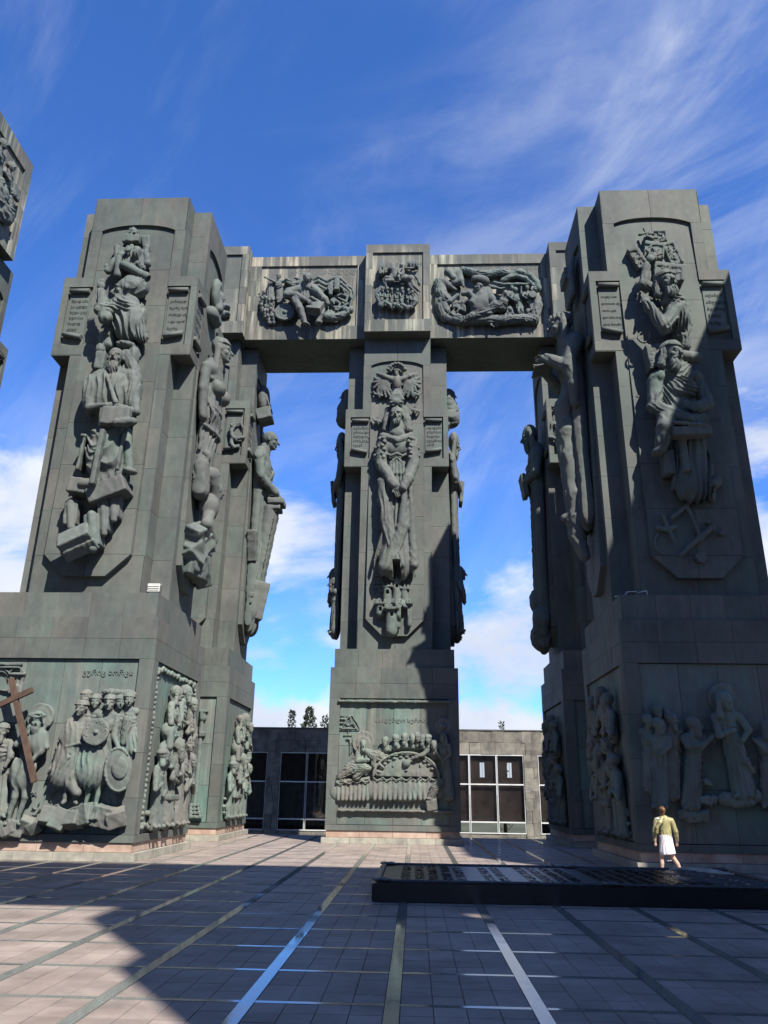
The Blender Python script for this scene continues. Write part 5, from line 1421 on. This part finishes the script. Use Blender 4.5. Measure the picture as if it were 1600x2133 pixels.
s.path([(430, 160, .2), (600, 200, .28), (800, 210, .25), (960, 180, .28), (1100, 220, .28), (1220, 180, .35), (1360, 230, .3), (1450, 330, .3), (1480, 410, .3)], 60, 46, .1, (.06, 5, .4))
s.path([(980, 300, .3), (1080, 250, .4), (1180, 230, .4), (1300, 270, .4), (1400, 360, .35)], 40, 30, .08, (.04, 3, .4)); s.path([(860, 320, .35), (1000, 350, .4), (1180, 345, .42), (1350, 345, .35)], 22, 20, .05); s.path([(820, 380, .3), (950, 410, .32), (1060, 390, .3)], 24, 16, .05)
s.ell((1210, 185, .42), (50, 44, .2), 0, .05); s.path([(720, 340, .4), (800, 380, .35), (900, 400, .3)], 40, 20, .06, (.04, 3, .4))
s.build('relief_cloak', ML2, LT)
for x, y, fx, fy, r_, kw in ((1020, 470, 1010, 620, 34, dict(hat='hood')), (1160, 430, 1260, 830, 36, dict(legs=True, hair=1, ra=((1240, 480), (1240, 380)))), (1110, 395, 1120, 560, 30, dict(hair=1)), (1320, 400, 1400, 700, 32, dict(hat='cap')), (1440, 310, 1470, 430, 30, dict(hair=1)), (960, 560, 1020, 640, 30, dict(hair=1)), (880, 800, 1000, 860, 30, dict(hair=1)), (1080, 690, 1100, 850, 34, dict(hat='hood')), (1450, 700, 1420, 880, 34, dict(beard=.8)), (1330, 720, 1400, 800, 32, dict(hair=1))):
    s = Sc(F, TR, .036); s.person(x, y, r_, fx, fy, .32, random.uniform(-40, 40), 1., fold=(.05, 4, .5), la=((x - 60, y + 110), (x - 10, y + 140)), hand=False, **kw); s.build('relief_figure', ML2, LT)
s = Sc(F, TR, .034); s.disc((1395, 490, .5), 54, .04, .01, .02); s.build('relief_shield', ML2, LT)
s = Sc(F, TR, .04); s.path([(180, 820, .12), (420, 860, .3), (700, 840, .35), (1000, 850, .35), (1250, 830, .3), (1420, 850, .25)], 70, 70, .1, (.06, 5, .5)); s.path([(90, 450, .1), (100, 650, .15), (180, 800, .15)], 80, 80, .1, (.05, 4, .5)); s.path([(1440, 540, .15), (1470, 650, .2), (1430, 790, .2)], 70, 70, .1, (.05, 4, .5)); s.build('relief_ground', ML2, LT)
inscription(LT, F, ('ბრძოლანი ასპინძისა',), F.px(985, 553)[0], F.px(985, 551)[1], .40, .36, .0, MF)
s = Sc(LTf['block'], (465, 640, .15), .036)
for y in (-10, 90): s.ell((60, y, .2), (40, 40, .2), 0, .05, (.04, 3, .5)); s.ell((20, y + 10, .15), (60, 60, .2), 0, .05, (.04, 3, .5))
s.build('relief_group', ML2, LT)
F = LBf['face']
for u, v, r_ in ((9.2, 28.3, .2), (8.3, 28.7, .22), (9.75, 27.3, .17), (7.2, 28.3, .22), (8.7, 27.0, .19), (7.8, 27.2, .2), (6.6, 27.5, .2)):
    s = Sc(F, 'd', .04); s.person(u, -v, r_, u + random.uniform(-.3, .3), -max(25.9, v - 1.7), .2, random.uniform(-40, 40), 1.1, la=((u - .45, -v + .7), (u - .1, -v + .85)), fold=(.06, 5, .6), hair=1, hand=False); s.build('relief_figure', ML2, LB)
s = Sc(F, 'd', .05)
for i in range(9): s.ell((random.uniform(7, 9.8), -random.uniform(25.8, 26.6), .25), (.6, .4, .25), random.uniform(0, 90), .1, (.08, 4, .5))
s.box((9.9, -27.5, .3), (.3, .35, .1), None, .02); s.build('relief_ground', ML2, LB)

# ------------------------------------------------------------------ low building behind the columns
MSTONE = plain('rough_cladding_stone', (.22, .212, .19), .85, .38, 1.6, .3, .6, 0, (.30, .275, .23))
MALU = plain('pale_window_bar', (.75, .76, .76), .45, .1, 2., .5)
MBACKING = plain('brown_pane_backing', (.55, .41, .34), .8, .2, 1.2)  # for added sheets behind the right-hand glass
MCURT = plain('grey_curtain', (.20, .20, .20), .9, .2, 2.)
MROOF = plain('roof_edge', (.10, .105, .10), .8, .2)
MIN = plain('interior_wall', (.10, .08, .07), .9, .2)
m, N, L, b = mat('window_glass')
b.inputs['Base Color'].default_value = (.75, .8, .8, 1); b.inputs['Roughness'].default_value = .02; b.inputs['IOR'].default_value = 1.45
tr = N.new('ShaderNodeBsdfTransparent'); tr.inputs[0].default_value = (.93, .94, .94, 1)
gl = N.new('ShaderNodeBsdfGlossy'); gl.inputs['Roughness'].default_value = .02; gl.inputs[0].default_value = (.9, .9, .9, 1)
fr_ = N.new('ShaderNodeFresnel'); fr_.inputs[0].default_value = 1.5
mx = N.new('ShaderNodeMixShader'); L.new(mth(N, L, 'ADD', mth(N, L, 'MULTIPLY', fr_.outputs[0], .9), .04), mx.inputs[0]); L.new(tr.outputs[0], mx.inputs[1]); L.new(gl.outputs[0], mx.inputs[2])
L.new(mx.outputs[0], N['Material Output'].inputs[0])
MGLASS = m
BY = 54.
bd = thing('stone_building', 'long low stone-clad building with tall barred windows behind the columns', 'building', (-1, BY, 0))
BFc = Face((0, 0, 0), (1, 0, 0), (0, -1, 0), (-1, BY, 0))
ZT, ZW, ZS = 6.07, 4.49, -.39
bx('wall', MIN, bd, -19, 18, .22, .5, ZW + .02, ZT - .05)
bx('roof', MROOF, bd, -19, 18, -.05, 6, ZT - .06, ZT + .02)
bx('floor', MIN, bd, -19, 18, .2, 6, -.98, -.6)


def irregular(u0, u1, v0, v1, hmin, hmax, wmin, wmax, w0=-.22, pr=0.):
    """rough stone slabs of uneven size"""
    v = v0
    while v < v1 - .02:
        h = random.uniform(hmin, hmax); h = v1 - v if v + h > v1 - hmin * .6 else h
        u = u0
        while u < u1 - .02:
            wdt = random.uniform(wmin, wmax); wdt = u1 - u if u + wdt > u1 - wmin * .6 else wdt
            j = random.uniform(-.03, .03) * (0 if wdt > u1 - u - .01 else 1)
            plate('cladding_stone', MSTONE, bd, BFc, u + .006, u + wdt - .006 + min(0, j), v + .006, v + h - .006, w0, pr, .022)
            u += wdt
        v += h


PIER = ((-8.88, -8.03), (8.21, 9.12))           # in the building's own metres
BAY = (-17.5, -8.88), (-8.03, 8.21), (9.12, 16.8)
irregular(-18, 17.5, ZW, ZT - .06, .5, .8, .55, 1.2, -.25, .0)
irregular(-18, 17.5, -.99, ZS, .25, .4, .6, 1.2, -.2, -.05)
for a, b_ in PIER: irregular(a, b_, -.99, ZW - .004, .4, .8, .35, .8, -.3, .06)
for q, (a, b_) in enumerate(BAY):
    n = max(2, round((b_ - a) / 1.71)); cut = lin(a, b_, n)
    wn = [bx('window_frame', MALU, bd, a, b_, .02, .10, ZS, ZS + .06), bx('window_frame', MALU, bd, a, b_, .02, .10, ZW - .07, ZW - .01)]
    for x in cut:
        for dx in (-.055, .03): bx('window_bar', MALU, bd, x + dx, x + dx + .03, .0, .12, ZS, ZW - .01)
    for x0, x1 in zip(cut, cut[1:]):
        for za, zb_ in ((ZS + .06, .26), (.34, 2.57), (2.65, ZW - .07)):
            bx('window_pane', MGLASS, bd, x0 + .06, x1 - .06, .05, .06, za, zb_)
        for z in (.26, 2.57): bx('window_bar', MALU, bd, x0 + .06, x1 - .056, .015, .105, z, z + .08)
        if q == 0 or x0 < -2:
            v, f = [], []
            for i in range(25):
                x = x0 + .08 + (x1 - x0 - .16) * i / 24; y = .5 + .05 * math.sin(i * 1.9) + .03 * math.sin(i * .7)
                v += [(x, y, -.1), (x, y, 2.6)]
                if i: f.append((2 * i - 2, 2 * i, 2 * i + 1, 2 * i - 1))
            mesh('curtain', v, f, MCURT, bd, True)
        elif x0 > .5:
            h0, h1 = (x0 + x1) / 2 - .18, (x0 + x1) / 2 + .12
            for u0, u1, z0, z1 in ((x0 + .03, h0, .30, ZW), (h1, x1 - .03, .30, ZW), (h0, h1, .30, 3.03), (h0, h1, 4.0, ZW)): bx('pane_backing', MBACKING, bd, u0, u1, .28, .3, z0, z1)  # added sheets that give the panes their brown, lit look
            for z in (3.03, 3.98): bx('hatch_bar', MALU, bd, h0, h1, .27, .29, z, z + .02)
            bx('hatch_bar', MALU, bd, (h0 + h1) / 2 - .01, (h0 + h1) / 2 + .01, .27, .29, 3.03, 4.0)
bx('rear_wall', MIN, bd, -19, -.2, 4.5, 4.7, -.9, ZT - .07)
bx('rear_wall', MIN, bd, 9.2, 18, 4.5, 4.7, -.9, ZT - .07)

# ------------------------------------------------------------------ trees and shoots above the roof
MLEAF = plain('dark_leaves', (.042, .058, .030), .6, .4, 1.5, .3)
MBARK = plain('bark', (.09, .07, .05), .9, .3, 4.)


def tree(label, x, y, z0, h, rx, nleaf, seed, spiky=1., base=0.):
    rg = random.Random(seed)
    t = thing('pine_tree', label, 'tree', (x, y, z0), 'trees behind the building')
    tube('trunk', MBARK, t, (0, 0, 0), (0, 0, h * .96), .16, 8, .015)
    v, f = [], []
    for k in range(nleaf):
        z = base + (h - base) * (rg.random() ** .8)
        lim = rx * (1 - z / h) ** .7 * (.55 + .45 * math.sin(z * 5.3 + seed) ** 2) + .08
        a = rg.uniform(0, 6.28); r_ = lim * math.sqrt(rg.random())
        c_ = Vector((r_ * math.cos(a), r_ * math.sin(a), z + .22 * r_))
        d = Vector((math.cos(a) * .8 + rg.uniform(-.4, .4), math.sin(a) * .8 + rg.uniform(-.4, .4), rg.uniform(.1, 1.3) * spiky)).normalized()
        s_ = d.cross(Vector((rg.uniform(-1, 1), rg.uniform(-1, 1), .3))).normalized()
        ln, wd = rg.uniform(.12, .3), rg.uniform(.02, .05)
        n = len(v); v += [c_ - s_ * wd, c_ + d * ln * .5 - s_ * wd * 1.5, c_ + d * ln, c_ + d * ln * .5 + s_ * wd * 1.5]
        f.append((n, n + 1, n + 2, n + 3))
    mesh('crown', v, f, MLEAF, t)
    return t


tree('bushy pine top showing above the roof, left of the middle column', -8.8, 66, -1., 9.6, 1.9, 3000, 3)
tree('thin pine shoot showing above the roof beside the bushy pine', -10.1, 65, -1., 9.2, 1.0, 1000, 5)
tree('low pine crown above the roof next to the middle column', -7.6, 67, -1., 9.0, 1.3, 1200, 8)
tree('tiny tree tip above the roof on the right of the middle column', 7.15, 66, -1., 8.6, .45, 500, 11)

# ------------------------------------------------------------------ great inscribed slab lying on the square
sl = thing('inscribed_slab', 'huge black stone slab with rope border and raised lettering lying on the square', 'slab', (3.3, 18.65, 0))
SXa, SXb, SYa, SYb, SZ = -4.14, 4.2, -2.02, 2.05, .335
me = bpy.data.meshes.new('slab_body'); bm = bmesh.new()
bmesh.ops.create_cube(bm, size=1.)
for vtx in bm.verts: vtx.co = Vector((SXa + (vtx.co.x + .5) * (SXb - SXa), SYa + (vtx.co.y + .5) * (SYb - SYa), .003 + (vtx.co.z + .5) * (SZ - .003)))
bmesh.ops.bevel(bm, geom=[e for e in bm.edges], offset=.018, segments=2, affect='EDGES')
bm.to_mesh(me); bm.free(); me.materials.append(MBLACK); link('slab_body', me, sl)
bx('plaque', MSLABTOP, sl, SXa + .1, SXb - .1, SYa + .1, SYb - .1, SZ - .01, SZ + .022)
TF = Face((0, 0, SZ + .02), (1, 0, 0), (0, 0, 1), (3.3, 18.65, 0))
for (x0, y0), (x1, y1) in (((SXa + .12, SYa + .12), (SXb - .12, SYa + .12)), ((SXa + .12, SYb - .12), (SXb - .12, SYb - .12)), ((SXa + .12, SYa + .12), (SXa + .12, SYb - .12)), ((SXb - .12, SYa + .12), (SXb - .12, SYb - .12))):
    s = Sc(TF, None, .03, -.03)
    n = int(math.hypot(x1 - x0, y1 - y0) / .16)
    for i in range(n):
        a = np.array([x0 + (x1 - x0) * i / n, y0 + (y1 - y0) * i / n, .015]); b2 = np.array([x0 + (x1 - x0) * (i + 1.1) / n, y0 + (y1 - y0) * (i + 1.1) / n, .015])
        o = np.array([(y1 - y0), (x0 - x1), 0.]); o = o / np.linalg.norm(o) * .02
        s.cap(a - o, b2 + o, .036, .036, .01)
    s.build('rope_border', MSLABTOP, sl, 0)
for x, y in ((SXa + .2, SYa + .2), (SXa + .2, SYb - .2), (.45, SYb - .14), (.55, SYa + .16), (SXb - .2, SYa + .2), (SXb - .2, SYb - .2)):
    s = Sc(TF, None, .025, -.03)
    for k in range(7):
        a = k * .9; s.ell(np.array([x + .12 * math.cos(a), y + .12 * math.sin(a), .03 + .012 * (k % 2)]), (.12, .07, .035), math.degrees(a) + 60, .02, None, 1, True)
    s.build('rope_knot', MSLABTOP, sl, .004)
rg = random.Random(4)
v, f = [], []


def glyph(x, y, sx, sy):
    n = len(v)
    for (a, c_, d, e) in rg.sample([(0, .22, 0, 1), (.78, 1, 0, 1), (0, 1, .8, 1), (0, 1, .4, .58), (.4, .6, 0, .6), (0, .8, 0, .2)], 3):
        n = len(v); z0, z1 = SZ + .015, SZ + .032
        q = [(x + sx * d, y + sy * a), (x + sx * e, y + sy * a), (x + sx * e, y + sy * c_), (x + sx * d, y + sy * c_)]
        v.extend([(*p, z0) for p in q] + [(*p, z1 + rg.uniform(0, .003)) for p in q])
        f.extend([(n + 4, n + 5, n + 6, n + 7), (n, n + 1, n + 5, n + 4), (n + 1, n + 2, n + 6, n + 5), (n + 2, n + 3, n + 7, n + 6), (n + 3, n, n + 4, n + 7)])


for r_ in range(22):                      # lines run across the slab, as long as it is deep
    x = SXa + .55 + r_ * .29
    if r_ in (5, 8, 13): continue
    y = SYa + .45 + rg.uniform(0, .3)
    while y < SYb - .55:
        for k in range(rg.randint(3, 7)):
            if y < SYb - .45: glyph(x, y, .2, .11)
            y += .14
        y += .12
tag(mesh('lettering', v, f, MBLACK, sl), kind='stuff')
s = Sc(TF, None, .022, -.03)
for i in range(30):
    a = rg.uniform(0, 6.28); s.ell(np.array([3.1 + rg.uniform(-.75, .6), rg.uniform(-1.4, 1.5), .0]), (rg.uniform(.2, .4), rg.uniform(.06, .12), rg.uniform(.03, .05)), math.degrees(a), .006, None, 1, True)
s.build('relief_figure', MSLABTOP, sl, .004)
s = Sc(TF, None, .025, -.03)               # bird wing near the far edge, coloured pale as if sunlit
for i in range(8): s.cap(np.array([3.05 + i * .07, 1.6 - i * .05, .05]), np.array([3.35 + i * .075, 1.15 - i * .06, .02]), .05, .03, .01)
s.path([np.array(p) for p in ((2.75, 1.66, .01), (3.1, 1.62, .06), (3.55, 1.3, .05), (3.95, .95, .01))], .045, .03, .03)
s.build('relief_wing', plain('sunlit_pale_bronze', (.42, .39, .33), .6, .2), sl, .003)

# ------------------------------------------------------------------ floodlights on the pedestals
MWHITE = plain('white_paint', (.78, .78, .74), .5, .06)
fl = thing('floodlight', 'white box floodlight standing on the corner of the left front pedestal', 'floodlight', (-8.68, 24.72, 8.1))
bx('housing', MWHITE, fl, -.2, .2, -.1, .12, .07, .34)
bx('lens', plain('dull_lens', (.55, .55, .48), .2, .1), fl, -.17, .17, -.112, -.101, .10, .31)
for z in (.17, .24): bx('bar', MWHITE, fl, -.19, .19, -.13, -.113, z, z + .018)
bx('bracket', MROOF, fl, .205, .235, -.05, .05, 0, .3); bx('bracket', MROOF, fl, -.235, -.205, -.05, .05, 0, .3); bx('foot', MWHITE, fl, -.16, .16, -.06, .06, 0, .069)
f2 = thing('floodlight', 'dark wire-framed floodlight lying on the shaded right pedestal', 'floodlight', (7.1, 24.75, 8.1))
bx('housing', MROOF, f2, .1, .42, -.1, .12, .0, .12)
s_ = MALU
for p, q in (((-.3, 0, .01), (-.2, 0, .15)), ((-.2, 0, .15), (.1, 0, .17)), ((.1, 0, .17), (.12, -.1, .02)), ((-.3, 0, .01), (.1, -.08, .03)), ((-.6, .05, .01), (-.3, 0, .02)), ((.12, -.1, .1), (.4, -.1, .17)), ((.4, -.1, .17), (.42, -.1, .0))): tube('wire', s_, f2, p, q, .014, 6)

# ------------------------------------------------------------------ the visitor
GX, GY = 6.86, 23.15
MSKIN = plain('skin', (.56, .36, .27), .5, .06, 6.)
MJACK = plain('olive_jacket', (.38, .345, .165), .42, .15, 9., .4, .2)
MSKIRT = plain('white_skirt', (.80, .76, .80), .7, .05, 9.)
MHAIR = plain('brown_hair', (.20, .095, .04), .45, .35, 20., .5, .3)
MDARK = plain('dark_lining', (.03, .022, .018), .8, .2)
MTOP = plain('white_top', (.8, .8, .8), .7, .05)
pr = thing('person', 'woman in olive jacket and white skirt seen from behind, looking up at the right column', 'person', (GX, GY, 0))
PF = Face((0, 0, 0), (1, 0, 0), (0, -1, 0), (GX, GY, 0))
s = Sc(PF, 'd', .013, -.4); s.k = .03
J = dict(h=(-.03, -1.625, 0.), n=(-.015, -1.48, 0.), ls=(-.19, -1.40, .0), rs=(.19, -1.40, .0), le=(-.275, -1.10, .03), re=(.27, -1.10, .03), lh=(-.285, -.84, -.03), rh=(.30, -.84, -.03))
s.ell((-.03, -1.63, -.01), (.078, .105, .095)); s.ell((-.03, -1.59, -.06), (.058, .075, .06)); s.cap((-.03, -1.60, -.10), (-.03, -1.575, -.115), .012, .016, .01)
s.cap((-.028, -1.56, .0), (-.015, -1.42, .0), .048, .058)
for q in (-1, 1): s.ell((-.03 + q * .08, -1.61, .01), (.012, .03, .02), None, .01)
s.cap((-.01, -1.38, .0), (0, -1.10, -.0), .13, .11, .08, None, .72); s.cap((0, -1.05, 0), (.0, -.88, .0), .12, .15, .06, None, .8)
s.path([J['ls'], J['le'], J['lh']], .05, .03); s.path([J['rs'], J['re'], J['rh']], .05, .03)
for k, q in (('lh', -1), ('rh', 1)):
    x, y, w_ = J[k]
    s.ell((x, y + .055, w_), (.034, .045, .028))
    for i in range(4):
        xx = x - .026 + i * .0175; s.cap((xx, y + .085, w_ + .012), (xx, y + .112 - abs(i - 1.5) * .006, w_ - .004), .0115, .010, .004); s.cap((xx, y + .112 - abs(i - 1.5) * .006, w_ - .004), (xx, y + .098, w_ - .026), .010, .009, .004)
    s.cap((x - q * .03, y + .045, w_ - .01), (x - q * .036, y + .085, w_ - .022), .0125, .010, .006)
for q, kx, fx, kw, fw_ in ((-1, -.15, -.20, -.03, .04), (1, .16, .31, -.06, .10)):
    s.cap((q * .085, -.86, 0), (kx, -.47, kw), .088, .058, .04); s.cap((kx, -.47, kw), ((kx + fx) / 2 + .005, -.30, (kw + fw_) / 2 + .012), .054, .055, .02); s.cap(((kx + fx) / 2 + .005, -.30, (kw + fw_) / 2 + .012), (fx, -.08, fw_), .053, .033, .02)
    s.ell((fx, -.05, fw_ + .01), (.034, .04, .045)); s.cap((fx, -.04, fw_), (fx + q * .02, -.025, fw_ - .16), .036, .028, .02)
s.build('body', MSKIN, pr, 0)
s = Sc(PF, 'd', .012, -.4); s.k = .03
s.cap((-.01, -1.37, .0), (.01, -.98, .0), .165, .165, .06, (.010, 4, .8), .74); s.cap((-.15, -1.385, 0), (.15, -1.385, 0), .085, None, .08)
s.path([(-.20, -1.385, 0), (-.29, -1.10, .03), (-.29, -.88, -.02)], .078, .05, .03, (.010, 3, 2.5)); s.path([(.20, -1.385, 0), (.285, -1.10, .03), (.305, -.88, -.02)], .078, .05, .03, (.010, 3, 2.5))
s.path([(-.06, -1.45, .07), (-.16, -1.33, .135), (-.24, -1.2, .12), (-.26, -1.08, .1)], .06, .045, .03, (.012, 3, .5)); s.path([(.03, -1.47, .06), (.09, -1.44, .05)], .035, .03, .02)
s.box((0, -.90, 0), (.3, .06, .3), None, .01, .01, op=-1)
s.build('jacket', MJACK, pr, 0)
s = Sc(PF, 'd', .011, -.4)
s.path([(-.10, -1.40, .115), (-.05, -1.43, .12), (.0, -1.455, .1)], .022, .012, .01); s.path([(-.19, -1.19, .135), (-.16, -1.24, .15), (-.12, -1.29, .15), (-.08, -1.31, .14)], .03, .018, .02); s.path([(-.20, -1.18, .13), (-.17, -1.14, .14), (-.11, -1.13, .14)], .022, .014, .01)
s.build('jacket_lining', MDARK, pr, 0)
s = Sc(PF, 'd', .012, -.4); s.ell((-.17, -1.425, .03), (.06, .035, .07)); s.build('white_top', MTOP, pr, 0)
s = Sc(PF, 'd', .012, -.4); s.k = .03
s.cap((.0, -.97, .0), (.012, -.58, .0), .165, .215, .05, (.012, 5, .5), .78); s.box((.04, -.46, 0), (.4, .075, .4), 5, .01, .01, op=-1); s.build('skirt', MSKIRT, pr, 0)
s = Sc(PF, 'd', .010, -.4); s.k = .02
s.ell((-.03, -1.65, .018), (.094, .108, .10), None, None, (.010, 7, .6)); s.ell((-.035, -1.66, .105), (.055, .065, .05), None, None, (.014, 5, 1.)); s.ell((-.03, -1.585, .06), (.055, .06, .05), None, None, (.010, 4, .4))
s.build('hair', MHAIR, pr, 0)
for q, fx, fw_ in ((-1, -.20, .04), (1, .31, .10)):
    s = Sc(PF, 'd', .012, -.4); s.cap((fx, -.04, fw_ + .01), (fx + q * .02, -.03, fw_ - .17), .045, .038, .02); s.box((fx, .03, fw_), (.2, .03, .4), None, .005, .005, op=-1); s.build('shoe', MTOP, pr, 0)
if False:
    print('POLYS', sum(len(o.data.polygons) for o in bpy.data.objects if o.type == 'MESH'))
